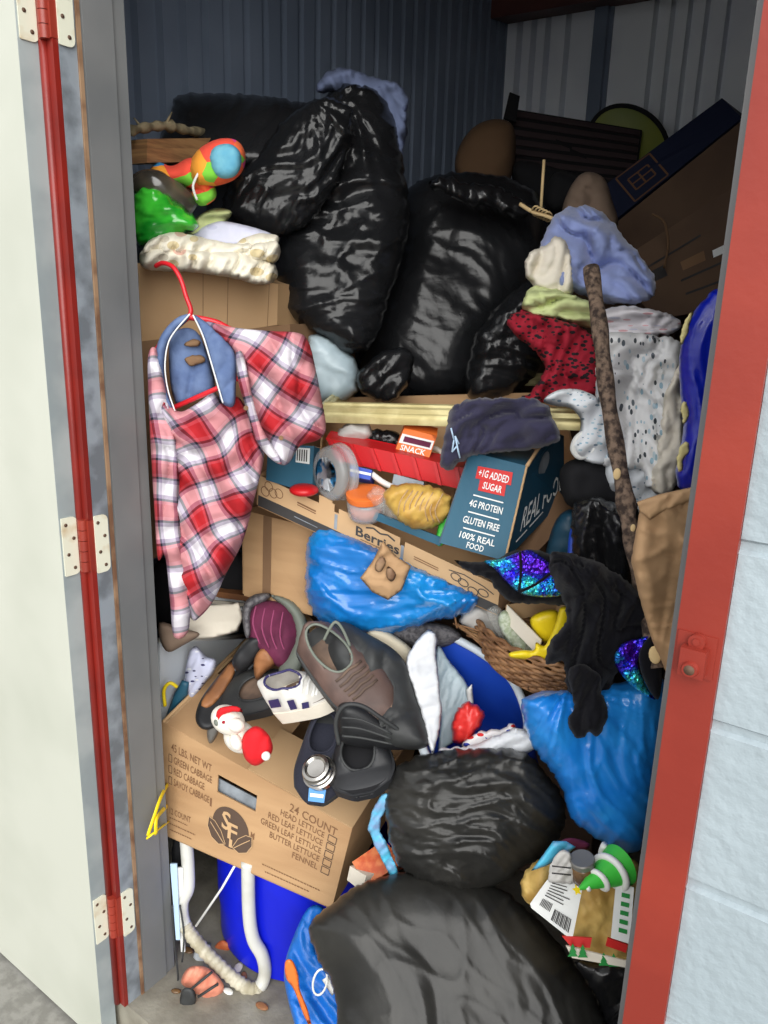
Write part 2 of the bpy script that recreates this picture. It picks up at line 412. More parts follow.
M['orange'] = mat('orange_plastic', srgb(232, 118, 50), .4)
M['denim'] = mat('washed_denim', srgb(98, 118, 156), .85, col2=srgb(82, 102, 142), ns=30, nd=6, bump=.25, bs=180)
M['hanger'] = mat('red_hanger_plastic', srgb(206, 34, 44), .3)
M['gold'] = mat('gilt_moulding', srgb(216, 204, 150), .35, .35, col2=srgb(188, 174, 120), ns=20)
M['navy'] = mat('navy_jersey', srgb(44, 42, 68), .9, bump=.25, bs=200, sheen=.2)
M['velvet'] = mat('black_velvet', (.0035, .0035, .006), .9, spec=.2, sheen=.05, bump=.3, bs=120)
M['peri'] = mat('periwinkle_fleece', srgb(142, 156, 206), .9, bump=.25, bs=90, sheen=.3)
M['cream'] = mat('cream_cloth', srgb(226, 218, 202), .9, bump=.25, bs=90)
M['lime'] = mat('pale_lime_cloth', srgb(204, 214, 152), .9, bump=.2, bs=90)
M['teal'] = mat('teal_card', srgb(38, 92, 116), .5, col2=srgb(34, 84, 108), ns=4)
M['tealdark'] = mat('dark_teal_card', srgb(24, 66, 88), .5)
M['wood'] = mat('weathered_pine', srgb(158, 120, 78), .7, col2=srgb(124, 90, 58), ns=9, stretch=(1, 1, 12), bump=.15)
M['bark'] = mat('rough_bark', srgb(122, 102, 86), .9, col2=srgb(52, 40, 34), ns=90, nd=6, bump=1., bs=70, bdist=.006)
M['barkpale'] = mat('pale_bark', srgb(142, 130, 102), .9, col2=srgb(96, 88, 66), ns=40, bump=.8, bs=70)
M['cutwood'] = mat('cut_wood', srgb(214, 186, 136), .8)
M['wicker'] = mat('wicker_cane', srgb(158, 116, 78), .6, col2=srgb(116, 80, 50), ns=40)
M['yellow'] = mat('yellow_plastic', srgb(244, 216, 30), .4)
M['rubber'] = mat('dark_rubber', srgb(52, 54, 54), .6, col2=srgb(44, 45, 46), ns=12, bump=.15, bs=60)
M['blackrub'] = mat('black_rubber', srgb(26, 27, 30), .55, col2=srgb(36, 37, 40), ns=12, bump=.15, bs=70)
M['navycanvas'] = mat('navy_canvas', srgb(34, 36, 50), .85, bump=.4, bs=220)
M['brownleather'] = mat('brown_leather', srgb(102, 80, 72), .55, col2=srgb(84, 66, 60), ns=16, bump=.2, bs=60)
M['tan'] = mat('tan_leather', srgb(156, 104, 64), .6, col2=srgb(128, 84, 52), ns=16)
M['greyrub'] = mat('grey_green_rubber', srgb(112, 118, 108), .6)
M['maroon'] = mat('maroon_suede', srgb(106, 34, 68), .85, col2=srgb(90, 28, 58), ns=20, bump=.3, bs=90)
M['silver'] = mat('polished_steel', srgb(176, 172, 166), .26, 1.0)
M['insole'] = mat('worn_insole', srgb(120, 98, 82), .8, col2=srgb(90, 74, 64), ns=20)
M['whiteleather'] = mat('white_leather', srgb(214, 212, 206), .5, col2=srgb(196, 192, 184), ns=20)
M['navyink'] = mat('navy_panel', srgb(48, 44, 92), .5)
M['santared'] = mat('red_felt', srgb(220, 20, 32), .85, bump=.2, bs=120)
M['santawhite'] = mat('white_plush', srgb(230, 224, 212), .9, bump=.5, bs=110)
M['grey'] = mat('grey_wool', srgb(112, 110, 112), .95, col2=srgb(76, 74, 78), ns=120, bump=.6, bs=160)
M['clear'] = mat('clear_plastic', srgb(200, 208, 212), .12, alpha=.38, coat=.5)
M['pane'] = mat('clear_wrap', srgb(220, 220, 214), .15, alpha=.18, coat=.6, bump=.5, bs=30, btype='RIDGED_MULTIFRACTAL')
M['greenfilm'] = mat('green_film', srgb(70, 206, 60), .2, col2=srgb(20, 130, 34), ns=12, bump=.7, bs=24, btype='RIDGED_MULTIFRACTAL', bdist=.006, coat=.5)
M['smoke'] = mat('smoky_plastic', srgb(60, 56, 50), .2, col2=srgb(92, 84, 70), ns=12, coat=.6)
M['bag_ikea'] = mat('blue_woven_plastic', srgb(20, 106, 196), .4, bump=.3, bs=90)
M['aqua'] = mat('aqua_ribbon', srgb(82, 186, 220), .5, col2=srgb(120, 150, 190), ns=30)
M['orangebox'] = mat('orange_red_card', srgb(196, 84, 44), .6, col2=srgb(214, 120, 70), ns=60)
M['noodle'] = mat('golden_noodles', srgb(212, 180, 104), .6, col2=srgb(178, 140, 70), ns=16, bump=.8, bs=22, bdist=.008)
M['wafer'] = mat('golden_wafers', srgb(214, 176, 88), .5, col2=srgb(180, 136, 60), ns=20, bump=.6, bs=40)
M['treegreen'] = mat('bright_green_plastic', srgb(66, 190, 66), .4)
M['darkgreen'] = mat('dark_green_ink', srgb(40, 140, 66), .5)
M['amber'] = mat('amber_glass', srgb(122, 92, 58), .25, col2=srgb(90, 66, 44), ns=18)
M['steelgrey'] = mat('grey_lid', srgb(118, 116, 112), .4, .3)
M['palebox'] = mat('pale_grey_plastic', srgb(216, 222, 226), .5, col2=srgb(204, 210, 216), ns=5)
M['darkpanel'] = mat('dark_maroon_slats', srgb(54, 40, 42), .7)
M['olive'] = mat('olive_disc', srgb(112, 124, 42), .5, col2=srgb(126, 132, 36), ns=6)
M['darkblue'] = mat('dark_blue_card', srgb(24, 32, 58), .6)
M['deepblue'] = mat('royal_blue_plastic', srgb(12, 32, 170), .3, col2=srgb(8, 24, 140), ns=5, bump=.3, bs=12, coat=.3)
M['cushion'] = mat('brown_cushion', srgb(104, 78, 54), .9, bump=.3, bs=60)
M['beige'] = mat('beige_cloth', srgb(132, 112, 96), .9, bump=.2, bs=60)
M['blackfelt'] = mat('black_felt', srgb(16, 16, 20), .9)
M['coral'] = mat('coral_foam', srgb(226, 146, 120), .7, col2=srgb(200, 120, 96), ns=30, bump=.3)
M['bread'] = mat('pale_bone_plastic', srgb(206, 196, 172), .6)
M['paleblue'] = mat('pale_blue_card', srgb(176, 202, 226), .5)
M['mesh_green'] = mat('pale_green_mesh', srgb(168, 182, 150), .7, col2=srgb(206, 214, 196), ns=120)
M['sequin'] = None

def node_mat(name, rough=.8):
    m = bpy.data.materials.new(name); m.use_nodes = True; nt = m.node_tree; b = nt.nodes['Principled BSDF']; b.inputs['Roughness'].default_value = rough
    return m, nt, b, nt.nodes.new('ShaderNodeTexCoord')
def N(nt, t, **k):
    n = nt.nodes.new(t)
    for a, v in k.items(): setattr(n, a, v)
    return n
def math_n(nt, op, a, b=None):
    n = N(nt, 'ShaderNodeMath', operation=op)
    for i, v in enumerate((a, b)):
        if v is None: continue
        if isinstance(v, (int, float)): n.inputs[i].default_value = v
        else: nt.links.new(v, n.inputs[i])
    return n.outputs[0]
# tartan: one warp and one weft sequence averaged, as in woven cloth
def tartan():
    m, nt, b, t = node_mat('red_white_navy_plaid', .85)
    sep = N(nt, 'ShaderNodeSeparateXYZ'); nt.links.new(t.outputs['UV'], sep.inputs[0]); outs = []
    W_, Rr, Pk, Nv, Lc = srgb(226, 223, 228), srgb(186, 20, 34), srgb(200, 84, 96), srgb(14, 16, 42), srgb(160, 148, 170)
    for ax in ('X', 'Y'):
        fr = math_n(nt, 'FRACT', math_n(nt, 'MULTIPLY', sep.outputs[ax], 1 / .078))
        r = N(nt, 'ShaderNodeValToRGB'); r.color_ramp.interpolation = 'CONSTANT'; e = r.color_ramp.elements
        seq = [(0, W_), (.15, Lc), (.24, Nv), (.295, Pk), (.37, Rr), (.63, Pk), (.70, Nv), (.755, Lc), (.85, W_)]
        e[0].position = 0; e[0].color = (*seq[0][1], 1); e[1].position = seq[1][0]; e[1].color = (*seq[1][1], 1)
        for p_, c_ in seq[2:]:
            k = e.new(p_); k.color = (*c_, 1)
        nt.links.new(fr, r.inputs[0]); outs.append(r.outputs[0])
    mx = N(nt, 'ShaderNodeMix', data_type='RGBA'); mx.inputs[0].default_value = .5
    nt.links.new(outs[0], mx.inputs[6]); nt.links.new(outs[1], mx.inputs[7])
    ml = N(nt, 'ShaderNodeMix', data_type='RGBA', blend_type='MULTIPLY'); ml.inputs[0].default_value = 1; nt.links.new(outs[0], ml.inputs[6]); nt.links.new(outs[1], ml.inputs[7])
    m2 = N(nt, 'ShaderNodeMix', data_type='RGBA'); m2.inputs[0].default_value = .42; nt.links.new(mx.outputs[2], m2.inputs[6]); nt.links.new(ml.outputs[2], m2.inputs[7]); nt.links.new(m2.outputs[2], b.inputs['Base Color'])
    n = N(nt, 'ShaderNodeTexNoise'); n.inputs['Scale'].default_value = 300; bp = N(nt, 'ShaderNodeBump'); bp.inputs['Strength'].default_value = .2; bp.inputs['Distance'].default_value = .001
    nt.links.new(t.outputs['UV'], n.inputs[0]); nt.links.new(n.outputs[0], bp.inputs['Height']); nt.links.new(bp.outputs[0], b.inputs['Normal'])
    return m
M['plaid'] = tartan()
# scattered printed motif on cloth: voronoi cells cut to small stretched spots
def printed(name, base, cols, scale=30, size=.28, stretch=(1, 2.2, 1), rough=.85, dist=.0, uv=True):
    m, nt, b, t = node_mat(name, rough)
    mp = N(nt, 'ShaderNodeMapping'); mp.inputs['Scale'].default_value = stretch; nt.links.new(t.outputs['UV' if uv else 'Object'], mp.inputs[0])
    src = mp.outputs[0]
    v = N(nt, 'ShaderNodeTexVoronoi'); v.inputs['Scale'].default_value = scale; nt.links.new(src, v.inputs[0])
    nz = N(nt, 'ShaderNodeTexNoise'); nz.inputs['Scale'].default_value = scale * .5; nt.links.new(src, nz.inputs[0])
    thr = math_n(nt, 'MULTIPLY', nz.outputs[0], size * 2)
    msk = math_n(nt, 'LESS_THAN', v.outputs['Distance'], thr)
    r = N(nt, 'ShaderNodeValToRGB'); r.color_ramp.interpolation = 'CONSTANT'; e = r.color_ramp.elements
    sp = N(nt, 'ShaderNodeSeparateXYZ'); nt.links.new(v.outputs['Color'], sp.inputs[0]); nt.links.new(sp.outputs[0], r.inputs[0])
    e[0].color = (*cols[0], 1); e[1].position = 1 / len(cols) if len(cols) > 1 else .999; e[1].color = (*cols[-1 if len(cols) < 2 else 1], 1)
    for i in range(2, len(cols)): k = e.new(i / len(cols)); k.color = (*cols[i], 1)
    mx = N(nt, 'ShaderNodeMix', data_type='RGBA'); nt.links.new(msk, mx.inputs[0]); mx.inputs[6].default_value = (*base, 1)
    nt.links.new(r.outputs[0], mx.inputs[7]); nt.links.new(mx.outputs[2], b.inputs['Base Color'])
    return m
M['floral'] = printed('white_leaf_print', srgb(226, 226, 226), [srgb(66, 72, 78), srgb(150, 180, 196), srgb(96, 104, 112), srgb(186, 204, 214)], 62, .30, (1.9, 1, 1))
M['floral2'] = printed('white_blue_sprig_print', srgb(224, 228, 232), [srgb(150, 186, 204), srgb(120, 140, 156), srgb(176, 200, 212)], 90, .27, (1, 1.8, 1))
M['pinkprint'] = printed('white_pink_stripe_print', srgb(216, 212, 216), [srgb(206, 160, 164), srgb(190, 190, 206)], 30, .3, (1, 5, 1))
M['redprint'] = printed('red_black_print', srgb(150, 12, 38), [srgb(22, 10, 18)], 85, .36, (1, 1.6, 1))
M['towel'] = printed('cream_quilt_print', srgb(226, 220, 202), [srgb(206, 190, 150), srgb(214, 176, 160), srgb(196, 188, 170)], 26, .3, (1, 1.5, 1))
M['lettercloth'] = printed('lilac_cloth', srgb(202, 204, 224), [srgb(188, 190, 214)], 20, .3)
M['sneakprint'] = printed('white_navy_print', srgb(196, 200, 224), [srgb(48, 44, 92), srgb(230, 232, 240)], 60, .3)
M['wrapprint'] = printed('white_red_blue_print', srgb(230, 228, 228), [srgb(206, 40, 40), srgb(40, 60, 160)], 50, .38, (1, 2, 1))
M['pillowprint'] = printed('grey_blue_sack', srgb(106, 118, 150), [srgb(134, 146, 176), srgb(90, 100, 134)], 18, .3)
M['towelcloth'] = mat('white_crumpled_bag', srgb(190, 188, 184), .5, bump=.5, bs=30, btype='RIDGED_MULTIFRACTAL')
def rainbow():
    m, nt, b, t = node_mat('rainbow_plush', .9)
    w = N(nt, 'ShaderNodeTexNoise'); w.inputs['Scale'].default_value = 14; nt.links.new(t.outputs['UV'], w.inputs[0])
    ad = N(nt, 'ShaderNodeVectorMath', operation='MULTIPLY_ADD'); nt.links.new(w.outputs['Color'], ad.inputs[0]); ad.inputs[1].default_value = (.05, .05, .05); nt.links.new(t.outputs['UV'], ad.inputs[2])
    v = N(nt, 'ShaderNodeTexVoronoi'); v.inputs['Scale'].default_value = 20; nt.links.new(ad.outputs[0], v.inputs[0])
    sp = N(nt, 'ShaderNodeSeparateXYZ'); nt.links.new(v.outputs['Color'], sp.inputs[0])
    r = N(nt, 'ShaderNodeValToRGB'); r.color_ramp.interpolation = 'CONSTANT'; e = r.color_ramp.elements
    cs = [srgb(240, 96, 50), srgb(232, 60, 150), srgb(244, 160, 50), srgb(236, 80, 60), srgb(120, 200, 60), srgb(240, 110, 60), srgb(40, 140, 200), srgb(236, 70, 120)]
    e[0].color = (*cs[0], 1); e[1].position = .125; e[1].color = (*cs[1], 1)
    for i in range(2, 8): k = e.new(i / 8); k.color = (*cs[i], 1)
    nt.links.new(sp.outputs[0], r.inputs[0]); nt.links.new(r.outputs[0], b.inputs['Base Color'])
    return m
M['rainbow'] = rainbow()
M['tealplush'] = mat('teal_plush', srgb(52, 140, 180), .8, col2=srgb(110, 176, 196), ns=14, bump=.4, bs=120)
def sequins():
    m, nt, b, t = node_mat('iridescent_sequins', .22)
    b.inputs['Metallic'].default_value = .75
    v = N(nt, 'ShaderNodeTexVoronoi'); v.inputs['Scale'].default_value = 170; nt.links.new(t.outputs['UV'], v.inputs[0])
    n = N(nt, 'ShaderNodeTexNoise'); n.inputs['Scale'].default_value = 16; n.inputs['Detail'].default_value = 4; nt.links.new(t.outputs['UV'], n.inputs[0])
    sp = N(nt, 'ShaderNodeSeparateXYZ'); nt.links.new(v.outputs['Color'], sp.inputs[0])
    f = math_n(nt, 'ADD', math_n(nt, 'MULTIPLY', n.outputs[0], 1.42), math_n(nt, 'MULTIPLY', sp.outputs[0], .12))
    r = N(nt, 'ShaderNodeValToRGB'); e = r.color_ramp.elements
    seq = [(.40, srgb(50, 10, 130)), (.62, srgb(92, 24, 200)), (.80, srgb(50, 60, 230)), (.90, srgb(50, 190, 240)), (1., srgb(90, 240, 200))]
    e[0].position, e[0].color = seq[0][0], (*seq[0][1], 1); e[1].position, e[1].color = seq[1][0], (*seq[1][1], 1)
    for p_, c_ in seq[2:]: k = e.new(p_); k.color = (*c_, 1)
    nt.links.new(f, r.inputs[0]); nt.links.new(r.outputs[0], b.inputs['Base Color'])
    bp = N(nt, 'ShaderNodeBump'); bp.inputs['Strength'].default_value = .9; bp.inputs['Distance'].default_value = .004
    nt.links.new(v.outputs['Distance'], bp.inputs['Height']); nt.links.new(bp.outputs[0], b.inputs['Normal'])
    return m
M['sequin'] = sequins()

# ================================================================== THE SETTING
YF = .76                      # front plane of the block wall
XL, YB = -1.60, 3.0           # left wall and back wall of the unit
JL, JR = -1.163, -.170        # door opening between the steel jambs
# block wall to the right of the door (and over it): real blocks with sunk joints
mb = MB(); joints = [0.0, .109, .297, .484, .671, .858, 1.046, 1.235, 1.423, 1.611, 1.80, 1.99, 2.18, 2.37, 2.56]
def block(x0, x1, z0, z1, g=.0035, y=YF):
    r = .004
    f = [(x0 + g + r, y, z0 + g + r), (x1 - g - r, y, z0 + g + r), (x1 - g - r, y, z1 - g - r), (x0 + g + r, y, z1 - g - r)]
    k = [(x0 + g, y + .006, z0 + g), (x1 - g, y + .006, z0 + g), (x1 - g, y + .006, z1 - g), (x0 + g, y + .006, z1 - g)]
    mb.add(f + k, [(0, 1, 2, 3), (0, 4, 5, 1), (1, 5, 6, 2), (2, 6, 7, 3), (3, 7, 4, 0)])
x_in = JR + .043
for i in range(len(joints) - 1):
    z0, z1 = joints[i], joints[i + 1]
    x = x_in; xs = [x - .006]
    x += .38 if i % 2 else .19
    while x < 1.9: xs.append(x); x += .38
    xs.append(1.9)
    for a, b_ in zip(xs, xs[1:]): block(a, b_, z0, z1)
    if z0 > 2.3:
        xs = [-3.2 + .38 * k for k in range(8)] + [x_in]
        for a, b_ in zip(xs, xs[1:]): block(a, b_, z0, z1)
    else:
        xs = [-3.2 + (.19 if i % 2 else 0) + .38 * k for k in range(5)] + [JL - .048]
        for a, b_ in zip(xs, xs[1:]): block(a, b_, z0, z1)
mb.box((x_in, YF + .005, 0), (1.9, YF + .15, 2.56)); mb.box((-3.2, YF + .005, 0), (JL - .048, YF + .15, 2.56)); mb.box((JL - .048, YF + .005, 2.46), (x_in, YF + .15, 2.56))
struct(mb.build('wall_front', M['block'], smooth=False))

# steel door frame, right side: red face, gray stop behind it, lock lug
mb = MB()
mb.box((JR, YF - .006, 0), (x_in + .001, YF + .14, 2.45), 0)
fr = struct(mb.build('trim_1', [M['redframe'], M['grayframe']], smooth=False))
mb = MB(); mb.box((JR - .0135, YF + .03, 0), (JR, YF + .12, 2.45)); mb.build('door_stop', M['grayframe'], fr, smooth=False)
mb = MB(); cc = onY(696, 656, YF - .006)
def lug(mb):
    x, y, z = cc
    mb.box((x - .012, y - .016, z - .017), (x + .012, y + .001, z + .012))
    mb.tube([(x, y - .001, z + .017), (x, y - .008, z + .017)], .008, 14); mb.tube([(x, y - .007, z + .018), (x, y - .010, z + .018)], .0035, 10)
    mb.tube([(x - .0005, y - .016, z - .008), (x - .0005, y - .020, z - .008)], [.0085, .0072], 16)
    mb.box((x - .019, y - .002, z - .021), (x + .018, y + .001, z + .024))
lug(mb); lg = mb.build('strike_lug', M['redframe'], fr, smooth=True, angle=40)
mb = MB(); x, y, z = cc; mb.tube([(x - .0005, y - .0195, z - .008), (x - .0005, y - .0203, z - .008)], .0052, 14); mb.build('bolt_hole', M['hole'], lg)

# left side of the frame: red face, bare rebate, rusty seam, gray jamb
mb = MB()
mb.box((JL - .047, YF - .006, 0), (JL, YF + .003, 2.45), 0)
fl = struct(mb.build('trim_2', [M['redlip']], smooth=False)); 
mb = MB(); mb.tube([(JL - .022, YF - .008, 0), (JL - .022, YF - .008, 2.45)], .007, 10); mb.build('painted_seam', M['redlip'], fl)
mb = MB(); mb.box((JL - .02, YF + .0035, 0), (JL + .0005, YF + .034, 2.45)); mb.build('bare_rebate', M['zinc'], fl, smooth=False)
mb = MB(); mb.box((JL - .02, YF + .0345, 0), (JL + .004, YF + .041, 2.45)); mb.build('rusty_seam', M['rust'], fl, smooth=False)
mb = MB(); mb.box((JL - .02, YF + .0415, 0), (JL + .002, YF + .045, 2.45)); mb.box((JL - .045, YF + .045, 0), (JL + .004, YF + .10, 2.45)); mb.box((JL - .045, YF + .10, 0), (JL + .0, YF + .125, 2.45))
mb.build('gray_jamb', M['grayframe'], fl, smooth=False)
mb = MB(); mb.box((JL - .047, YF - .006, 2.41), (x_in, YF + .14, 2.47)); struct(mb.build('trim_3', M['redframe'], smooth=False))

# door leaf, swung right round against the wall outside: off-white face, pale edge, three hinges
XD = -1.19
mb = MB(); mb.box((XD - .95, YF - .046, -.09), (XD, YF - .0455, 2.38)); mb.box((XD - .95, YF - .0455, -.09), (XD - .0008, YF - .012, 2.38))
leaf = struct(mb.build('door_1', M['door'], smooth=False))
mb = MB(); mb.box((XD - .0008, YF - .0458, -.09), (XD + .0008, YF - .012, 2.38)); mb.build('leaf_edge', M['dooredge'], leaf, smooth=False)
def hinge(z, parent):
    def plate(ax, x, y0, y1, mat_, nm):
        q = []; hh = .053; r = .010
        for (cy_, cz_, a0) in ((y1 - r, z + hh - r, 0), (y0 + .002, z + hh - .002, 90), (y0 + .002, z - hh + .002, 180), (y1 - r, z - hh + r, 270)):
            rr = r if cy_ == y1 - r else .002
            for k in range(5):
                a = math.radians(a0 + 22.5 * k); q.append((cy_ + rr * math.cos(a), cz_ + rr * math.sin(a)))
        m_ = MB(); n = len(q)
        m_.add([(x, a, b) for a, b in q] + [(x + .0025, a, b) for a, b in q], [tuple(range(n)), tuple(range(2 * n - 1, n - 1, -1))] + [(i, (i + 1) % n, n + (i + 1) % n, n + i) for i in range(n)])
        pl = m_.build('hinge', mat_, parent, smooth=False)
        m_ = MB()
        for k, (dy_, dz_) in enumerate(((.25, .040), (.7, .014), (.3, -.014), (.65, -.040))):
            yy = y0 + (y1 - y0) * dy_; m_.tube([(x + .002, yy, z + dz_), (x + .0033, yy, z + dz_)], .0032, 10)
        m_.build('screw_recess', M['hole'], pl)
    plate(0, JL + .0008, YF + .003, YF + .030, M['hinge'], 'a')
    plate(0, XD + .001, YF - .043, YF - .013, M['hinge'], 'b')
    m_ = MB(); yk = YF - .010; xk = JL - .012
    for k in range(5):
        z0 = z - .048 + k * .0192; m_.tube([(xk, yk, z0 + .0006), (xk, yk, z0 + .0186)], .0085, 14)
    m_.box((xk, yk + .002, z - .046), (JL + .001, yk + .014, z + .046)); m_.box((XD, yk - .004, z - .046), (xk, yk, z + .046))
    m_.build('hinge_knuckle', M['redframe'], parent, smooth=True, angle=40)
for hz in (onY(40, 8, YF).z, onY(92, 545, YF).z, onY(122, 917, YF).z): hinge(hz, leaf)

# floor: slab inside, pavement outside
mb = MB(); mb.box((-3.2, YF, -.2), (2.2, 3.6, 0)); struct(mb.build('floor', M['concrete'], smooth=False))
mb = MB(); mb.box((-8, -9, -.22), (8, YF - .001, -.10)); struct(mb.build('floor_outside', M['asphalt'], smooth=False))

# corrugated steel walls
def corrugate(p0, dirv, inw, L, z0, z1, ribs, name, mm, dep_=.022):
    mb = MB(); prof = [(0, 0)]
    for a in ribs: prof += [(a - .013, 0), (a - .010, -dep_), (a + .010, -dep_), (a + .013, 0)]
    prof.append((L, 0)); lo = []; hi = []
    for a, d_ in prof:
        q = Vector(p0) + Vector(dirv) * a + Vector(inw) * d_
        lo.append(Vector((q.x, q.y, z0))); hi.append(Vector((q.x, q.y, z1)))
    n = len(prof)
    bk0 = [Vector((v.x, v.y, z0)) - Vector(inw) * .06 for v in lo]; bk1 = [Vector((v.x, v.y, z1)) - Vector(inw) * .06 for v in lo]
    mb.add(lo + hi, [(i, i + 1, n + i + 1, n + i) for i in range(n - 1)])
    return struct(mb.build(name, mm, smooth=False))
back_ribs = [onY(px, 60, YB).x - XL for px in (518, 532, 546, 566, 652, 669, 686, 703, 724)]
k = back_ribs[-1] + .15
while k < 2.9: back_ribs.append(k); k += .068
corrugate((XL, YB, 0), (1, 0, 0), (0, -1, 0), 3.1, 0, 2.66, back_ribs, 'wall_back', M['wall_lit'], .045)
corrugate((XL, YF + .14, 0), (0, 1, 0), (1, 0, 0), YB - YF - .14, 0, 2.66, [.06 + .07 * k for k in range(31)], 'wall_left', M['wall_dim'])
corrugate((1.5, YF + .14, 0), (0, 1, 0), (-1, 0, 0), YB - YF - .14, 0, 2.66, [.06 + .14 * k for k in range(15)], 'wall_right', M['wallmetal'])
mb = MB(); xa = onY(595, 60, YB).x; xb = onY(607, 60, YB).x
mb.box((xa, YB - .035, 0), (xb, YB + .0, 2.5)); mb.box((xa - .012, YB - .012, 0), (xa, YB, 2.5)); mb.box((xb, YB - .012, 0), (xb + .012, YB, 2.5))
struct(mb.build('trim_4', M['wall_dim'], smooth=False))
mb = MB()
mb.box8([(XL, YB - .14, 2.485), (1.5, YB - .14, 2.40), (1.5, YB - .14, 2.62), (XL, YB - .14, 2.64), (XL, YB, 2.505), (1.5, YB, 2.42), (1.5, YB, 2.62), (XL, YB, 2.64)])
struct(mb.build('trim_5', M['ceil'], smooth=False))
mb = MB(); mb.box((-1.7, YF + .1, 2.6), (1.6, YB + .1, 2.68)); struct(mb.build('ceiling', M['ceil'], smooth=False))
M['carddeep'] = mat('deep_brown_cardboard', srgb(98, 76, 58), .85, col2=srgb(84, 64, 50), ns=4, bump=.08, bs=90)  # a deeper brown for the cartons at the back

def add_folds(m, ang, scale, dist=6., dep=.012, strength=.9):
    """long soft wrinkles in the weave of the cloth, running along ang"""
    nt = m.node_tree; b = nt.nodes['Principled BSDF']; t = N(nt, 'ShaderNodeTexCoord'); mp = N(nt, 'ShaderNodeMapping'); mp.inputs['Rotation'].default_value = (0, 0, math.radians(-ang))
    w = N(nt, 'ShaderNodeTexWave', bands_direction='Y'); w.inputs['Scale'].default_value = scale; w.inputs['Distortion'].default_value = dist; w.inputs['Detail'].default_value = 2.5; w.inputs['Detail Scale'].default_value = 1.2; w.inputs['Detail Roughness'].default_value = .45
    mp.inputs['Scale'].default_value = (.35, 1, 1)
    nt.links.new(t.outputs['UV'], mp.inputs[0]); nt.links.new(mp.outputs[0], w.inputs[0])
    bp = N(nt, 'ShaderNodeBump'); bp.inputs['Strength'].default_value = strength; bp.inputs['Distance'].default_value = dep; nt.links.new(w.outputs['Fac'], bp.inputs['Height'])
    old = b.inputs['Normal'].links
    if old: nt.links.new(old[0].from_socket, bp.inputs['Normal'])
    nt.links.new(bp.outputs[0], b.inputs['Normal'])
for k_, a_, sc_, dp_ in (('peri', -55, 7, .016), ('cream', 75, 9, .012), ('lime', 12, 10, .014), ('redprint', 62, 10, .014), ('pinkprint', 6, 12, .010), ('floral', 84, 9, .016), ('floral2', 50, 9, .010), ('navy', 25, 8, .012), ('plaid', 20, 5, .010), ('towel', 80, 12, .012), ('velvet', 75, 8, .014), ('kraft', 70, 4, .008), ('whitefilm', 80, 10, .010), ('lettercloth', 10, 8, .006), ('denim', 80, 6, .004), ('pillowprint', 60, 7, .014), ('deepblue', 80, 4, .010)):
    add_folds(M[k_], a_, sc_, 5., dp_)

# ================================================================== BAGS AND BOXES OF THE PILE (big things first)
def bag(label, pts, h, T, knot=None, k=1., amp=.011, seed=1, dx=0, dy=0, mt='black', name='garbage_bag', cat='bag', sp=3, jit=2.0, Tb=None, R=None, group=None, lean=None, ang=None):
    o = puff(name, M[mt], pts, h, T, T * .7 if Tb is None else Tb, R, dx, dy, sp, d_bag(k, seed, knot, amp, ang), None, jit, lean=lean, soft=.6)
    return tag(o, label, cat, group)
# --- back row
bag('flat black garbage bag lying lowest and farthest left behind the thin branch', [(160, 135), (172, 110), (180, 95), (235, 94), (285, 99), (322, 112), (310, 150), (265, 170), (225, 165), (170, 160)], 1.92, .09, k=1.2, seed=3, dy=-.2)
bag('black garbage bag slumped above the stacked linens, left of the tallest bag', [(222, 214), (230, 182), (262, 150), (288, 116), (325, 98), (352, 112), (345, 165), (325, 205), (298, 232), (262, 238), (240, 226)], 1.80, .06, Tb=.03, k=1.3, seed=8, knot=(.05, .15), amp=.014)
t3 = bag('tallest shiny black garbage bag with the blue-grey sack on top', [(280, 235), (302, 180), (318, 130), (326, 95), (350, 82), (380, 90), (398, 125), (404, 170), (410, 215), (402, 262), (388, 305), (372, 345), (345, 352), (322, 335), (292, 318), (276, 285)], 1.94, .13, Tb=.05, k=1.15, seed=5, knot=(-.0, .28), amp=.016, dy=-.08)
c4 = bag('huge rounded black garbage bag with a gathered neck in the middle', [(360, 388), (366, 340), (384, 295), (398, 245), (402, 200), (425, 178), (470, 172), (515, 180), (543, 202), (549, 238), (540, 275), (520, 312), (494, 346), (474, 386), (445, 398), (400, 402)], 2.10, .14, Tb=.08, knot=(.04, .26), k=.8, seed=14, amp=.006, dy=-.10)
nk = puff('tied_neck', M['blackfine'], [(428, 185), (445, 176), (470, 184), (492, 184), (515, 196), (532, 208), (520, 220), (506, 214), (488, 206), (470, 206), (450, 196)], 1.93, .03, sp=3, disp=d_bag(4, 4, None, .012), jit=2.5, parent=c4)
bag('smaller black garbage bag wedged left of the red cloth', [(466, 372), (474, 338), (494, 310), (520, 286), (546, 276), (556, 310), (548, 352), (524, 388), (494, 402), (470, 400)], 1.82, .10, k=1.4, seed=22, knot=(0, .12), amp=.013)
bag('black garbage bag end hanging over the gold frame below the biggest bag', [(358, 372), (384, 350), (412, 352), (410, 380), (394, 402), (376, 400), (360, 390)], 1.74, .035, k=3, seed=25, amp=.011, sp=3)
sk = puff('sack', M['pillowprint'], [(318, 92), (324, 74), (345, 68), (370, 76), (404, 88), (408, 118), (402, 160), (396, 174), (386, 150), (388, 118), (372, 100), (345, 92)], 1.98, .03, sp=3, disp=d_bag(2, 9, None, .018), jit=2)
tag(sk, 'crumpled blue-grey plastic sack lying on the tallest black bag', 'sack')
fb = bag('frosted clear plastic bag showing between the plaid sleeve and black bags', [(306, 342), (318, 334), (340, 346), (358, 366), (356, 392), (340, 402), (318, 404), (306, 380)], 1.80, .06, k=2, seed=31, mt='frostfilm', name='plastic_bag', amp=.007, sp=3)

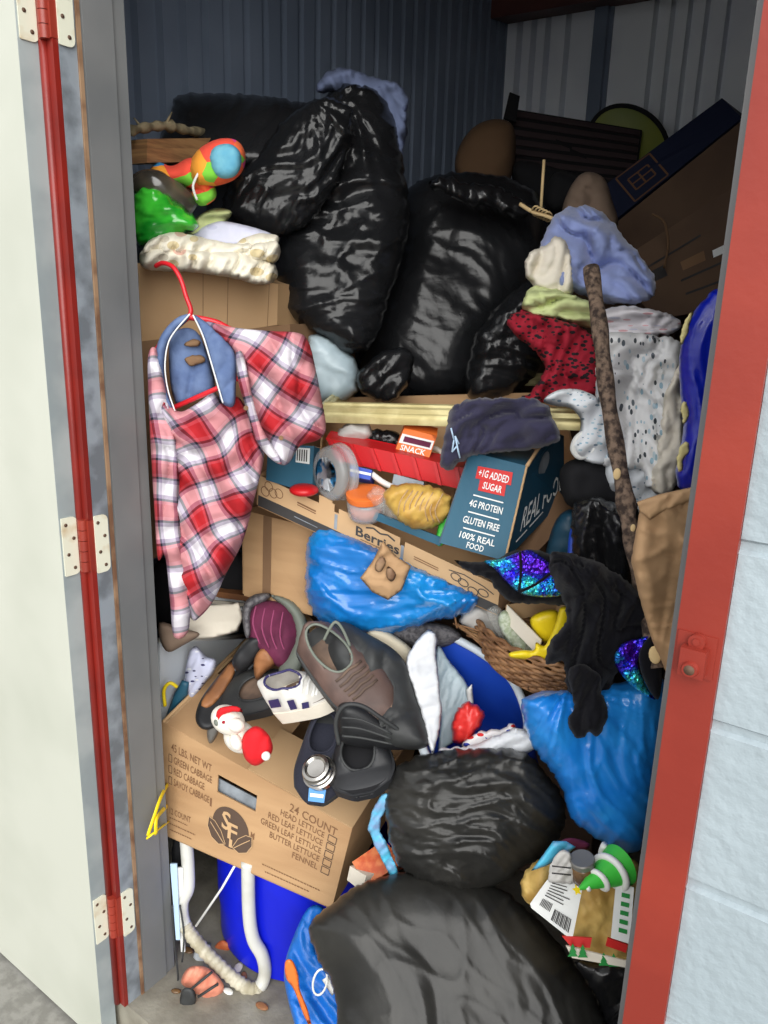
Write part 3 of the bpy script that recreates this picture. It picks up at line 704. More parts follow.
# --- left stack
def carton_block(label, q, depth, mt='card', th=.004, name='cardboard_box', extra=None, group=None, lid=True, angle_vec=None):
    """closed carton: printed front quad q (TL, TR, BR, BL world points) pushed back along depth"""
    b = thing(name, label, 'box', group, (q[3] + q[2]) / 2)
    v = Vector(depth)
    def panel(nm, c, m_=mt):
        mb = MB(); mb.slab(c, th); return mb.build(nm, M[m_], b, smooth=False)
    panel('front_panel', q); panel('side_panel', [q[1], q[1] + v, q[2] + v, q[2]]); panel('side_panel', [q[0] + v, q[0], q[3], q[3] + v])
    panel('back_panel', [q[0] + v, q[1] + v, q[2] + v, q[3] + v]); panel('bottom_panel', [q[3], q[2], q[2] + v, q[3] + v])
    if lid: panel('top_flap', [q[0], q[1], q[1] + v, q[0] + v])
    return b
BK = Vector((-.25, .9, 0)).normalized()
q = [P(138, 263, 1.60), P(278, 284, 1.74), P(277, 325, 1.74), P(142, 344, 1.60)]
b1 = carton_block('brown cardboard box topped with folded linens, behind the red hanger', q, Vector((-.05, .30, 0)), 'cardpale')
mb = MB(); Q = quad(*q)
for s in (.44, .62, .93): mb.add([Q(s, 0, .0008), Q(s + .004, 0, .0008), Q(s - .006, 1, .0008), Q(s - .010, 1, .0008)], [(0, 1, 2, 3)])
mb.build('fold_crease', M['carddark'], b1, smooth=False)
q = [P(136, 344, 1.58), P(290, 326, 1.73), P(290, 500, 1.70), P(150, 560, 1.56)]
carton_block('tall brown cardboard box behind the plaid shirt, below the linen box', q, Vector((-.05, .30, 0)), 'carddark')
q = [P(243, 510, 1.60), P(314, 528, 1.52), P(312, 614, 1.50), P(244, 594, 1.57)]
b3 = carton_block('plain brown box left of the blue bag and under the berries carton', q, Vector((.02, .25, 0)), 'card')
mb = MB(); Q = quad(*q); mb.add([Q(.30, 0, .0008), Q(.42, 0, .0008), Q(.40, 1, .0008), Q(.28, 1, .0008)], [(0, 1, 2, 3)]); mb.build('crease_shade', M['carddark'], b3, smooth=False)  # shade of a vertical crease, laid on as a flat darker strip

# folded linens on the left box
t = thing('folded_quilt', 'cream quilted cloth folded on the left cardboard box', 'cloth', at=P(205, 275, 1.6))
puff('fold', M['towel'], [(140, 262), (142, 250), (165, 246), (200, 250), (240, 252), (272, 262), (277, 278), (262, 285), (230, 278), (190, 272), (150, 270)], 1.58, .05, Tb=.08, dx=.07, sp=3, disp=d_fold(80, 30, .014, 1, 3), parent=t, jit=.6)
puff('fold', M['towel'], [(142, 254), (150, 240), (175, 232), (205, 238), (240, 244), (276, 240), (277, 262), (250, 262), (200, 258), (160, 256)], 1.60, .05, Tb=.08, dx=.07, sp=3, disp=d_fold(60, 40, .014, 1, 4), parent=t, jit=.8)
puff('fold', M['towel'], [(236, 244), (255, 234), (278, 236), (275, 250), (262, 262), (244, 258)], 1.66, .045, sp=3, disp=d_fold(100, 45, .009, .6, 5), parent=t, jit=.5)
o = puff('pillowcase', M['lettercloth'], [(190, 238), (214, 222), (240, 224), (272, 234), (266, 242), (240, 246), (214, 246)], 1.68, .02, sp=3, disp=d_lump(20, .006, 4)); tag(o, 'flat pale lilac cloth lying on the cream quilt', 'cloth')
o = bag('shiny bright green plastic bag left of the rainbow toy', [(134, 244), (134, 196), (150, 186), (172, 196), (188, 212), (200, 226), (180, 236), (158, 246)], 1.62, .06, k=3, seed=41, mt='greenfilm', name='plastic_bag', amp=.014, sp=3)
o = puff('gauze', M['lime'], [(186, 236), (196, 218), (215, 208), (232, 212), (222, 226), (204, 238)], 1.70, .02, sp=3, disp=d_fold(20, 40, .006, 1, 6)); tag(o, 'thin pale green cloth scrap under the rainbow toy', 'cloth')
mb = MB(); mb.tube(path([(132, 186, 1.62), (150, 184, 1.62), (172, 195, 1.64), (190, 210, 1.66)], 5), [.012, .016, .020, .023, .026, .028, .03, .031, .031, .031, .031, .030, .030, .030, .028, .026][:16], 16); o = mb.build('plastic_bottle', M['smoke']); tag(o, 'smoky dark plastic bottle lying above the green bag', 'bottle')
mb = MB(); mb.tube(path([(186, 206, 1.655), (192, 211, 1.66)], 3), .026, 16); mb.build('bottle_cap', M['rubber'], o, angle=40)
# boards and branch
for nm, a, b_, w, hh, lab in (('board', (128, 147, 1.66), (212, 145, 1.90), .008, .012, 'upper brown board above the rainbow toy'), ('board', (128, 157, 1.65), (206, 156, 1.86), .008, .013, 'lower brown board touching the rainbow toy')):
    A, B_ = P(*a), P(*b_); u = (B_ - A).normalized(); n = u.cross(Vector((0, 0, 1))).normalized() * .05; up = Vector((0, 0, hh))
    mb = MB(); mb.box8([A - up - n, B_ - up - n, B_ + up - n, A + up - n, A - up + n, B_ - up + n, B_ + up + n, A + up + n]); tag(mb.build(nm, M['wood'], smooth=False), lab, 'board')
mb = MB(); p = path([(130, 131, 1.62), (150, 127, 1.67), (170, 126, 1.73), (190, 131, 1.80), (217, 133, 1.90)], 6); rr = [.009 + .004 * math.sin(i * 1.7) * .5 + .003 * (i == 12) for i in range(len(p))]
mb.tube(p, rr, 10); o = mb.build('branch', M['barkpale']); tag(o, 'thin pale knotty branch lying over the brown boards', 'branch')
for a, b_ in (((165, 126, 1.715), (172, 112, 1.72)), ((142, 128, 1.65), (134, 118, 1.66))):
    mb = MB(); mb.tube(path([a, b_], 3), [.004, .003, .002, .0015], 6); mb.build('twig', M['barkpale'], o)
# rainbow plush
t = thing('plush_toy', 'rainbow tie-dye plush toy with a big teal eye', 'toy', at=P(200, 200, 1.7))
puff('body', M['rainbow'], [(150, 172), (158, 162), (172, 166), (188, 158), (200, 160), (212, 172), (214, 188), (204, 200), (196, 192), (182, 186), (162, 182)], 1.66, .045, sp=3, disp=d_lump(30, .004, 2), parent=t)
puff('head', M['rainbow'], [(190, 162), (200, 148), (218, 139), (236, 140), (245, 152), (244, 168), (234, 180), (216, 186), (198, 186), (190, 176)], 1.64, .06, sp=3, disp=d_lump(30, .003, 3), parent=t)
puff('eye', M['tealplush'], [(209, 156), (216, 146), (230, 144), (240, 152), (241, 166), (234, 177), (220, 178), (212, 170)], 1.59, .022, sp=3, parent=t)
puff('arm', M['rainbow'], [(192, 190), (202, 184), (214, 186), (216, 198), (204, 206), (194, 202)], 1.65, .03, sp=3, parent=t)
mb = MB(); mb.tube(path([(199, 172, 1.59), (193, 186, 1.59), (197, 200, 1.60)], 5), .0025, 6); mb.build('ribbon', M['white'], t)

# --- back right corner
t = thing('cushion', 'round brown cushion in the dark corner behind the biggest bag', 'cushion', at=P(485, 180, 2.85))
puff('cover', M['cushion'], [(455, 170), (460, 145), (475, 126), (495, 119), (512, 124), (516, 145), (512, 175), (500, 190), (470, 188)], 2.70, .08, sp=4, disp=d_lump(10, .01, 3), parent=t)
mb = MB(); Q = quad(P(508, 108, 3.05), P(642, 130, 2.85), P(634, 190, 2.75), P(512, 178, 2.95))
t = thing('slatted_panel', 'long dark maroon slatted panel leaning along the back wall', 'panel', at=Q(.5, 1))
mb.slab(Q.c, .02); mb.build('backing', M['blackfelt'], t, smooth=False)
for i in range(7):
    mb = MB(); a, b_ = .04 + i * .138, .12 + i * .138; mb.slab([Q(.01, a, .008), Q(.99, a, .008), Q(.99, b_, .008), Q(.01, b_, .008)], .012); mb.build('slat', M['darkpanel'], t, smooth=False)
mb = MB(); mb.slab([P(504, 118, 2.95), P(510, 92, 2.95), P(520, 96, 2.95), P(516, 122, 2.95)], .02); mb.build('end_post', M['blackfelt'], t, smooth=False)
# olive disc (lid) with dark rim
c = P(628, 145, 2.88); ax = (P(660, 150, 2.84) - c); ay = P(628, 112, 2.90) - c; ax = ax.normalized() * .135; ay = ay.normalized() * .125
t = thing('round_tray', 'olive green round tray with a dark rim behind the slatted panel', 'tray', at=c - ay)
nn = ax.cross(ay).normalized(); nn = nn if nn.dot(EYE - c) > 0 else -nn
mb = MB(); rg = lambda k, off: [c + (ax * math.cos(a) + ay * math.sin(a)) * k + nn * off for a in [2 * PI * i / 40 for i in range(40)]]
mb.loft([rg(.02, .0), rg(.55, .0), rg(.62, .004), rg(.92, .006), rg(.97, .012), rg(.97, -.006), rg(.02, -.006)]); mb.build('dish', M['olive'], t)
mb = MB(); mb.tube([c + (ax * math.cos(a) + ay * math.sin(a)) + nn * .008 for a in [2 * PI * i / 40 for i in range(40)]], .008, 8, closed=True); mb.build('rim', M['blackfelt'], t)
# big flat cartons sliding down on the right, dark blue one on top
def flatbox(nm, lab, q, v, mt, prints=None, cat='box'):
    t = thing(nm, lab, cat, at=(q[2] + q[3]) / 2); mb = MB(); v = Vector(v); q = [Vector(p_) for p_ in q]
    mb.box8([p + v * .02 for p in q] + [p + v for p in q]); mb.sheet(quad(*q), th=.003, n=5)
    if prints: prints(mb, quad(*q))
    mb.build('body', [M[mt], M['inkpale'], M['inkblack'], M['carddark'], M['whiteink']], t, smooth=False); return t
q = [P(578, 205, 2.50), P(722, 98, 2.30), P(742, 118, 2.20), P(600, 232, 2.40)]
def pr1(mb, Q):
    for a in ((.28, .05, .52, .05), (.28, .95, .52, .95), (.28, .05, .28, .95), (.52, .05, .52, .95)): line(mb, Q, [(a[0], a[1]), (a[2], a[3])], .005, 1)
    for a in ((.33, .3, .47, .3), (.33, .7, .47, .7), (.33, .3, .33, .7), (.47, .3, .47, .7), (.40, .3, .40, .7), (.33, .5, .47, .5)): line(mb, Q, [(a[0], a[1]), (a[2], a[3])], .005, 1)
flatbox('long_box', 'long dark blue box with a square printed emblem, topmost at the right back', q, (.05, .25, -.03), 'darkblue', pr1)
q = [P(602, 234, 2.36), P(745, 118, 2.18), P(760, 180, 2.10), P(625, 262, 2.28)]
flatbox('flat_carton', 'flat brown carton sloping directly under the long dark blue box', q, (.05, .25, -.03), 'carddeep')
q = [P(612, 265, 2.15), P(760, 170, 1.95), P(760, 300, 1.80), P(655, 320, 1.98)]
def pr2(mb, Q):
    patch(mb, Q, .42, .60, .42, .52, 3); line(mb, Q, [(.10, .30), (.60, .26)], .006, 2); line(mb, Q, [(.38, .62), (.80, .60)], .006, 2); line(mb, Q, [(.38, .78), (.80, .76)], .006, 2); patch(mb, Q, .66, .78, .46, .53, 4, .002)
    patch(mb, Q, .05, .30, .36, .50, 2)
flatbox('printed_carton', 'dark brown printed carton with a white sticker below the sloping flat carton', q, (.05, .30, -.03), 'carddeep', pr2)
mb = MB(); mb.tube(path([(652, 214, 2.0), (664, 222, 1.99), (668, 245, 1.98), (664, 268, 1.97)], 5), .003, 7); o = mb.build('cable', M['cushion']); tag(o, 'thin brown cable curving down over the dark printed carton', 'cable')
o = puff('hanging_cap', M['blackfelt'], [(545, 190), (556, 172), (575, 176), (588, 190), (572, 206), (556, 214), (546, 206)], 2.44, .05, sp=4); tag(o, 'black felt cap behind the thin wooden dowel', 'cap')
o = puff('jacket', M['beige'], [(562, 212), (572, 184), (586, 172), (604, 178), (612, 200), (618, 225), (600, 235), (576, 226)], 2.1, .05, sp=4, disp=d_fold(80, 20, .01, 1, 3)); tag(o, 'beige cloth rising behind the periwinkle blanket', 'cloth')
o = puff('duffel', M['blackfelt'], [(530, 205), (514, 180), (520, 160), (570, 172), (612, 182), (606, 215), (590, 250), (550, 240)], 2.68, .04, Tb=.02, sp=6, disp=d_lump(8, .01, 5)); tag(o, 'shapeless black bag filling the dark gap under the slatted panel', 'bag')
mb = MB(); mb.tube(path([(544, 160, 1.86), (541, 208, 1.84)], 2), .0035, 8); o = mb.build('dowel', M['cutwood']); tag(o, 'thin pale wooden dowel standing up beside the biggest bag', 'dowel')
mb = MB(); mb.tube(path([(520, 204, 1.84), (533, 212, 1.82), (546, 216, 1.81), (560, 222, 1.80)], 5), .0045, 8)
for k in range(5): mb.tube([P(536 + 3 * k + 4 * math.cos(a), 211 + 1.4 * k + 5 * math.sin(a), 1.82 + .02 * math.sin(a)) for a in [2 * PI * i / 10 for i in range(10)]], .002, 6, closed=True)
o = mb.build('rope', M['cutwood']); tag(o, 'short tan rope knotted round the foot of the dowel', 'rope')

# --- cloths on the right
def cloth(nm, lab, cat, mt, pts, h, T, ang, freq, amp=.010, seed=1, **k):
    sp = min(2.6, k.pop('sp', 2.6)); warp = k.pop('warp', .9)
    o = puff(nm, M[mt] if isinstance(mt, str) else mt, pts, h, T, sp=sp, disp=d_fold(ang, freq, amp, warp, seed), jit=k.pop('jit', 1.8), soft=.28, **k)
    return tag(o, lab, cat) if lab else o
cloth('blanket', 'periwinkle blue fleece blanket heaped above the floral sheets', 'blanket', 'peri', [(540, 258), (546, 232), (556, 214), (580, 206), (602, 212), (622, 234), (642, 258), (656, 282), (650, 300), (626, 304), (600, 303), (575, 292), (552, 290)], 1.68, .10, -50, 16, .022, 3, dy=-.10)
cloth('shirt', 'cream white cloth crumpled against the periwinkle blanket', 'cloth', 'cream', [(525, 272), (528, 254), (545, 246), (556, 236), (568, 244), (572, 262), (574, 292), (556, 296), (536, 288)], 1.58, .05, 70, 26, .012, 5)
cloth('t_shirt', 'pale lime cloth between the cream cloth and the red print', 'cloth', 'lime', [(522, 306), (530, 288), (550, 288), (575, 296), (592, 304), (594, 326), (578, 326), (556, 318), (534, 316)], 1.54, .045, 15, 30, .012, 7)
cloth('scarf', 'dark red scarf with black print draped beside the small black bag', 'scarf', 'redprint', [(507, 322), (520, 310), (545, 316), (580, 326), (598, 345), (604, 380), (598, 396), (570, 400), (540, 404), (518, 402), (534, 388), (545, 368), (534, 350), (520, 340)], 1.52, .05, 60, 22, .014, 9, dy=-.05)
cloth('folded_sheet', 'white sheet with faint pink stripes folded above the leaf-print sheet', 'sheet', 'pinkprint', [(600, 316), (616, 306), (645, 308), (668, 314), (682, 324), (672, 334), (640, 337), (606, 338)], 1.50, .05, 8, 34, .008, 11, Tb=.10)
cloth('leaf_sheet', 'white leaf-print sheet hanging behind the bark-covered stick', 'sheet', 'floral', [(598, 338), (620, 332), (655, 336), (680, 342), (684, 370), (678, 405), (682, 440), (676, 478), (662, 494), (644, 484), (640, 470), (612, 470), (598, 455), (596, 400)], 1.42, .07, 88, 15, .020, 13, Tb=.10, dy=-.04, sp=3)
cloth('bed_sheet', 'plain off-white sheet edge hanging beside the blue ball', 'sheet', 'cream', [(664, 400), (676, 372), (684, 360), (683, 400), (684, 440), (678, 480), (664, 496), (650, 486), (658, 450)], 1.33, .035, 84, 40, .010, 17, sp=2.6)
o = cloth('rolled_sheet', 'rolled white sheet with blue sprigs beside the end of the gold frame', 'sheet', 'floral2', [(543, 401), (556, 391), (576, 389), (596, 397), (608, 415), (614, 440), (618, 462), (600, 465), (582, 460), (572, 450), (572, 440), (580, 430), (580, 418), (570, 408), (556, 406)], 1.40, .05, 60, 22, .004, 19, sp=2.6, jit=.3)
mb = MB(); c0, c1 = P(584, 446, 1.37), P(618, 452, 1.46); 
mb.tube(path([(590, 402, 1.37), (599, 418, 1.36), (600, 436, 1.36), (592, 452, 1.36), (580, 457, 1.36), (573, 449, 1.36), (577, 438, 1.36), (586, 432, 1.37)], 5), .0055, 8); mb.build('hem', M['white'], o)
o = puff('grey_sheet', M['floral2'], [(606, 466), (640, 462), (660, 480), (680, 500), (660, 520), (630, 510), (610, 492)], 1.38, .04, sp=4, disp=d_fold(40, 20, .01, 1, 3)); tag(o, 'grey-white sheet bottom crumpled just above the paper bag', 'sheet')
# big royal blue plastic bag with yellow print, mostly behind the frame
t = thing('blue_sack', 'royal blue plastic sack with pale yellow print beside the red frame', 'sack', at=P(710, 480, 1.05))
puff('sack_body', M['deepblue'], [(722, 288), (704, 300), (690, 318), (682, 340), (679, 365), (681, 400), (684, 430), (679, 452), (676, 478), (684, 492), (720, 500), (760, 500), (770, 400), (765, 300)], 1.10, .05, Tb=.12, sp=3, disp=d_bag(1.4, 6, None, .008), parent=t, jit=1.2, soft=.5)
yp = mat('pale_yellow_print', srgb(206, 194, 136), .5)
for pts in ([(680, 344), (682, 328), (690, 314), (694, 312), (690, 326), (685, 340)], [(681, 406), (686, 402), (689, 412), (687, 422), (683, 424)], [(680, 446), (688, 442), (690, 450), (685, 458), (682, 470), (677, 470)]):
    puff('yellow_patch', yp, pts, 1.052, .002, R=.002, sp=2.4, parent=t, jit=1.5)
# boxes that carry the pile, glimpsed in the gaps
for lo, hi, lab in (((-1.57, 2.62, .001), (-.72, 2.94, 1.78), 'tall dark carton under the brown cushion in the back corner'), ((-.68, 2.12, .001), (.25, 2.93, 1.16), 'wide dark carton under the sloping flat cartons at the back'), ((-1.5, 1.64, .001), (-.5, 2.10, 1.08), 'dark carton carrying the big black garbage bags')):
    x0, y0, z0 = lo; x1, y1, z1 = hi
    flatbox('storage_carton', lab, [Vector((x0, y0, z1)), Vector((x1, y0, z1)), Vector((x1, y0, z0)), Vector((x0, y0, z0))], (0, y1 - y0, 0), 'carddeep')

# ================================================================== MIDDLE OF THE PILE
# big open carton under the gold frame
t = thing('open_carton', 'open brown carton of odds and ends under the gold picture frame', 'box', at=P(440, 470, 1.7))
A, B_, C_, D_ = P(326, 398, 1.84), P(560, 392, 1.74), P(575, 462, 1.58), P(322, 446, 1.66)
dn = Vector((0, 0, -.17))
for nm, a, b_ in (('back_panel', A, B_), ('side_panel', A, D_), ('side_panel', B_, C_), ('front_panel', D_ + dn * .45, C_ + dn * .45)):
    mb = MB(); mb.slab([a, b_, b_ + dn, a + dn], .004); mb.build(nm, M['card'], t, smooth=False)
mb = MB(); mb.slab([A + dn, B_ + dn, C_ + dn, D_ + dn], .004); mb.build('bottom_panel', M['card'], t, smooth=False)
# gold frame
t = thing('picture_frame', 'gilt picture frame lying across the open carton', 'frame', at=P(450, 420, 1.7))
def rail(a, b_, w=.022, hgt=.013):
    a, b_ = Vector(a), Vector(b_); u = (b_ - a).normalized(); sd = Vector((0, 0, 1)).cross(u).normalized()
    if sd.dot(EYE - a) < 0: sd = -sd
    up = u.cross(sd).normalized(); up = up if up.z > 0 else -up
    prof = [(-1, -1), (1, -1), (1.05, -.4), (.85, 0), (.7, .1), (.62, .55), (.35, .75), (.1, .7), (-.1, .95), (-.5, 1.05), (-.8, .8), (-1, .2)]
    mb = MB(); mb.loft([[p + sd * (x * w * .55) + up * (y * hgt) for x, y in prof] for p in (a, b_)]); return mb.build('frame_rail', M['gold'], t, angle=35)
F0, F1 = P(324, 412, 1.60), P(581, 419, 1.46); F2 = P(362, 377, 2.22); F3 = F1 + (F2 - F0)
rail(F0, F1, .026, .020); rail(F0, F2, .026, .016); rail(F2, F3, .026, .016); rail(F1, F3, .026, .016)
# things in the open carton
o = bag('small grey-white plastic bag beside the orange snack box', [(336, 436), (346, 424), (366, 422), (372, 436), (360, 448), (340, 446)], 1.60, .03, k=4, seed=51, mt='towelcloth', name='plastic_bag', amp=.008, sp=2.6)
o = bag('black plastic scrap behind the red tray', [(366, 440), (372, 430), (396, 432), (402, 446), (380, 450)], 1.62, .03, k=4, seed=52, mt='blackfine', name='plastic_scrap', amp=.008, sp=3)
q = [P(404, 428, 1.55), P(437, 436, 1.52), P(427, 464, 1.49), P(393, 456, 1.52)]
t = thing('snack_box', 'small orange snack box with a white banner behind the red tray', 'box', at=(q[2] + q[3]) / 2)
mb = MB(); v = Vector((-.02, .035, .01)); mb.box8(q + [p + v for p in q]); Q = quad(*q); mb.sheet(Q, th=.001)
patch(mb, Q, 0.02, .98, .20, .52, 1); patch(mb, Q, .12, .92, .27, .46, 3, .0014); text(mb, 'SNACK', Q, .12, .86, .56, .76, 1, .0014, .02); patch(mb, Q, .14, .86, .82, .97, 2); patch(mb, Q, .2, .8, .87, .92, 1, .0016)
mb.build('carton', [M['orange'], M['whiteink'], M['redink'], M['maroon']], t, smooth=False)
mb = MB(); mb.tube([P(418 + 26 * math.cos(a), 458 + 13 * math.sin(a), 1.53 + .03 * -math.sin(a)) for a in [2 * PI * i / 24 for i in range(24)]], .005, 8, closed=True)
mb.ell(P(418, 458, 1.55), (.045, .02, 0), (-.02, .045, 0), (0, 0, .012), 8); tag(mb.build('white_bowl', M['cream']), 'cream bowl holding the orange snack box', 'bowl')
# red tray with fluted side
t = thing('red_tray', 'long red plastic tray with pleated side across the carton', 'tray', at=P(420, 480, 1.5))
q = [P(326, 438, 1.54), P(506, 477, 1.43), P(506, 500, 1.425), P(336, 460, 1.53)]
Q = quad(*q); mb = MB(); mb.slab(q, .003)
for i in range(9): s = .02 + i * .118; mb.slab([Q(s, 0, .006), Q(s + .02, 0, .006), Q(s + .03, 1, .008), Q(s + .008, 1, .008)], .007)
mb.build('front_wall', M['redplastic'], t, smooth=False)
up = [q[0], q[1], q[1] + Vector((-.03, .05, .004)), q[0] + Vector((-.03, .05, .004))]
mb = MB(); mb.slab(up, .003, toward=Vector((0, 0, 9))); mb.build('top_rim', M['redplastic'], t, smooth=False)
mb = MB(); lo_ = Vector((-.01, .02, -.05)); mb.slab([up[3], up[2], up[2] + lo_, up[3] + lo_], .003); mb.build('back_wall', M['redplastic'], t, smooth=False)
# navy garment
t = cloth('navy_t_shirt', 'navy blue cotton shirt draped over the gold frame', 'shirt', 'navy', [(440, 462), (446, 430), (452, 408), (470, 399), (520, 398), (545, 403), (553, 418), (560, 438), (548, 446), (530, 450), (500, 452), (470, 458), (448, 470)], 1.40, .05, 30, 12, .016, 23, Tb=.03, dx=-.03)
mb = MB(); pp = [(451, 428), (454, 440), (452, 452), (457, 446), (460, 458), (455, 436), (459, 444)]
for a, b_ in zip(pp, pp[1:]): mb.tube([P(*a, 1.345), P(*b_, 1.345)], .0016, 5)
mb.build('printed_motif', M['paleblue'], t)

# berries carton: printed front with slots, dark lower band, contents inside
t = thing('berries_carton', 'open brown fruit carton printed Berries with a black lower band', 'box', at=P(380, 560, 1.45))
q = [P(259, 475, 1.50), P(500, 588, 1.36), P(497, 614, 1.355), P(258, 505, 1.495)]
Q = quad(*q)
mb = MB()
def sl(s0, s1, t0, t1, mi=0): mb.sheet(Q, s0, s1, t0, t1, .004, 3, mi)
for a, b_, tt in ((0, .26, 0), (.26, .315, -.28), (.315, .325, -.2), (.325, .345, .05), (.345, .60, -.12), (.60, .62, .15), (.62, 1, -.05)): sl(a, b_, tt, .66)
sl(0, 1, .66, 1.02, 2)
for a in (.335, .612): patch(mb, Q, a - .006, a + .006, .1, .62, 3)
text(mb, 'Berries', Q, .42, .60, .16, .50, 2, .0014, .02)
line(mb, Q, [(.46, .08), (.49, -.02), (.52, .06), (.55, -.02), (.58, .08)], .003, 2); line(mb, Q, [(.44, .56), (.59, .56)], .0015, 1)
for c_ in ((.045, .22), (.065, .38), (.03, .44), (.09, .30)):
    pts = circ(c_[0], c_[1], .017, .15, 14); line(mb, Q, pts + [pts[0]], .0016, 1)
for c_ in ((.86, .42), (.90, .56), (.83, .34), (.94, .46)):
    pts = circ(c_[0], c_[1], .02, .13, 14); line(mb, Q, pts + [pts[0]], .0018, 2)
line(mb, Q, [(.80, .2), (.86, .12), (.94, .22), (.98, .34)], .0018, 2)
line(mb, Q, [(.17, .30), (.25, .32)], .003, 1); line(mb, Q, [(.17, .38), (.25, .40)], .0018, 1); line(mb, Q, [(.66, .30), (.76, .32)], .0016, 1); line(mb, Q, [(.66, .38), (.76, .40)], .0016, 1); line(mb, Q, [(.16, .82), (.26, .84)], .0016, 3)
mb.build('front_panel', [M['cardpale'], M['inkpale'], M['inkblack'], M['zinc']], t, smooth=False)
bkL, bkR = P(312, 446, 1.62), P(574, 516, 1.52)
qs = [q[1], bkR + Vector((0, 0, .01)), bkR + Vector((0, 0, -.05)), q[2]]
mb = MB(); mb.slab(qs, .004); mb.build('end_panel', M['carddark'], t, smooth=False)
mb = MB(); mb.slab([q[0], bkL, bkL + Vector((0, 0, -.06)), q[3]], .004); mb.build('end_panel', M['card'], t, smooth=False)
mb = MB(); mb.slab([bkL, bkR, bkR + Vector((0, 0, -.06)), bkL + Vector((0, 0, -.06))], .004); mb.build('back_panel', M['card'], t, smooth=False)
mb = MB(); mb.slab([q[3], q[2], bkR + Vector((0, 0, -.06)), bkL + Vector((0, 0, -.06))], .004); mb.build('bottom_panel', M['card'], t, smooth=False)
mb = MB(); e = Vector((0, 0, .0)); mb.slab([P(556, 488, 1.50), P(576, 510, 1.48), P(530, 560, 1.38), P(512, 556, 1.38)], .004); mb.build('end_flap', M['carddark'], t, smooth=False)
# contents
q2 = [P(268, 444, 1.53), P(314, 446, 1.52), P(312, 494, 1.46), P(266, 480, 1.48)]
mb = MB(); v = Vector((-.01, .03, -.01)); mb.box8(q2 + [p + v for p in q2]); Q2 = quad(*q2)
patch(mb, Q2, .62, .92, .06, .40, 1); 
for i in range(5): patch(mb, Q2, .64 + .05 * i, .665 + .05 * i, .10, .36, 2, .0016)
o = mb.build('blue_packet', [M['teal'], M['whiteink'], M['inkblack']], smooth=False); tag(o, 'flat teal box with a barcode in the left end of the berries carton', 'box')
mb = MB(); mb.ell(P(304, 490, 1.455), (.028, .008, 0), (-.008, .028, 0), (0, 0, .012), 8); o = mb.build('round_red_cover', M['redplastic']); tag(o, 'red round cover peeping above the left berries carton edge', 'cover')
c = P(328, 474, 1.46); t = thing('clamshell_lid', 'round clear ribbed plastic lid standing in the berries carton', 'lid', at=c - Vector((0, 0, .05)))
fx = (P(350, 470, 1.50) - c).normalized(); nn = fx; a1 = Vector((0, 0, 1)); a1 = (a1 - nn * a1.dot(nn)).normalized(); a2 = nn.cross(a1)
def rr_(r, off): return [c + nn * off + (a1 * math.cos(x) * 1.1 + a2 * math.sin(x)) * r for x in [2 * PI * i / 36 for i in range(36)]]
mb = MB(); mb.loft([rr_(.008, -.004), rr_(.040, -.004), rr_(.047, .0), rr_(.050, .010), rr_(.047, .014), rr_(.050, .020), rr_(.053, .034), rr_(.050, .036), rr_(.049, .020)], caps=False); mb.build('shell', M['clear'], t)
mb = MB(); mb.loft([rr_(.003, -.006), rr_(.031, -.006)], caps=True); mb.build('label', mat('white_blue_label', srgb(214, 220, 226), .5, col2=srgb(40, 140, 200), ns=14, ramp=(.5, .52)), t)
c = P(366, 500, 1.44); up = Vector((.1, -.25, 1)).normalized(); t = thing('jar', 'low clear jar with an orange lid in the berries carton', 'jar', at=c - up * .035)
sx_ = up.orthogonal().normalized(); sy_ = up.cross(sx_)
rg = lambda r, z, n=28: [c + up * z + (sx_ * math.cos(x) + sy_ * math.sin(x)) * r for x in [2 * PI * i / n for i in range(n)]]
mb = MB(); mb.loft([rg(.034, -.035), rg(.037, -.028), rg(.038, -.004), rg(.034, .004)]); mb.build('glass', M['clear'], t)
mb = MB(); mb.loft([rg(.031, -.032), rg(.033, -.010)]); mb.build('contents', M['coral'], t)
mb = MB(); mb.loft([rg(.037, .004), rg(.038, .008), rg(.038, .016), rg(.034, .018), rg(.020, .017)]); mb.build('lid', M['orange'], t, angle=40)
o = bag('crinkly clear pack of golden wafers in the berries carton', [(384, 498), (392, 486), (420, 484), (446, 492), (452, 508), (440, 524), (418, 530), (398, 520)], 1.40, .035, k=3, seed=61, mt='wafer', name='wafer_pack', cat='packet', amp=.007, sp=2.5)
mb = MB()
for i in range(8): mb.tube(path([(408 + i * 5, 490 + i * .5, 1.368), (400 + i * 5, 502 + i * 1.2, 1.358), (398 + i * 6, 516 + i, 1.366)], 3), .0012, 6)
mb.build('wafer_edge', M['cardpale'], o)
o = bag('clear plastic wrap bunched beside the golden wafers', [(366, 496), (380, 486), (398, 500), (404, 518), (390, 520), (376, 508)], 1.41, .022, k=5, seed=62, mt='pane', name='plastic_wrap', cat='wrap', amp=.008, sp=2.5)
mb = MB(); mb.tube(path([(372, 474, 1.47), (386, 484, 1.46), (408, 492, 1.45), (424, 492, 1.45)], 5), .006, 10); tag(mb.build('white_ring', M['white']), 'curved white plastic strip under the red tray', 'strip')
q = [P(394, 474, 1.48), P(424, 482, 1.46), P(422, 492, 1.45), P(392, 484, 1.47)]; mb = MB(); v = Vector((-.02, .04, -.02)); mb.box8(q + [p + v for p in q]); tag(mb.build('foil_packet', M['zinc'], smooth=False), 'small grey packet under the red tray', 'packet')
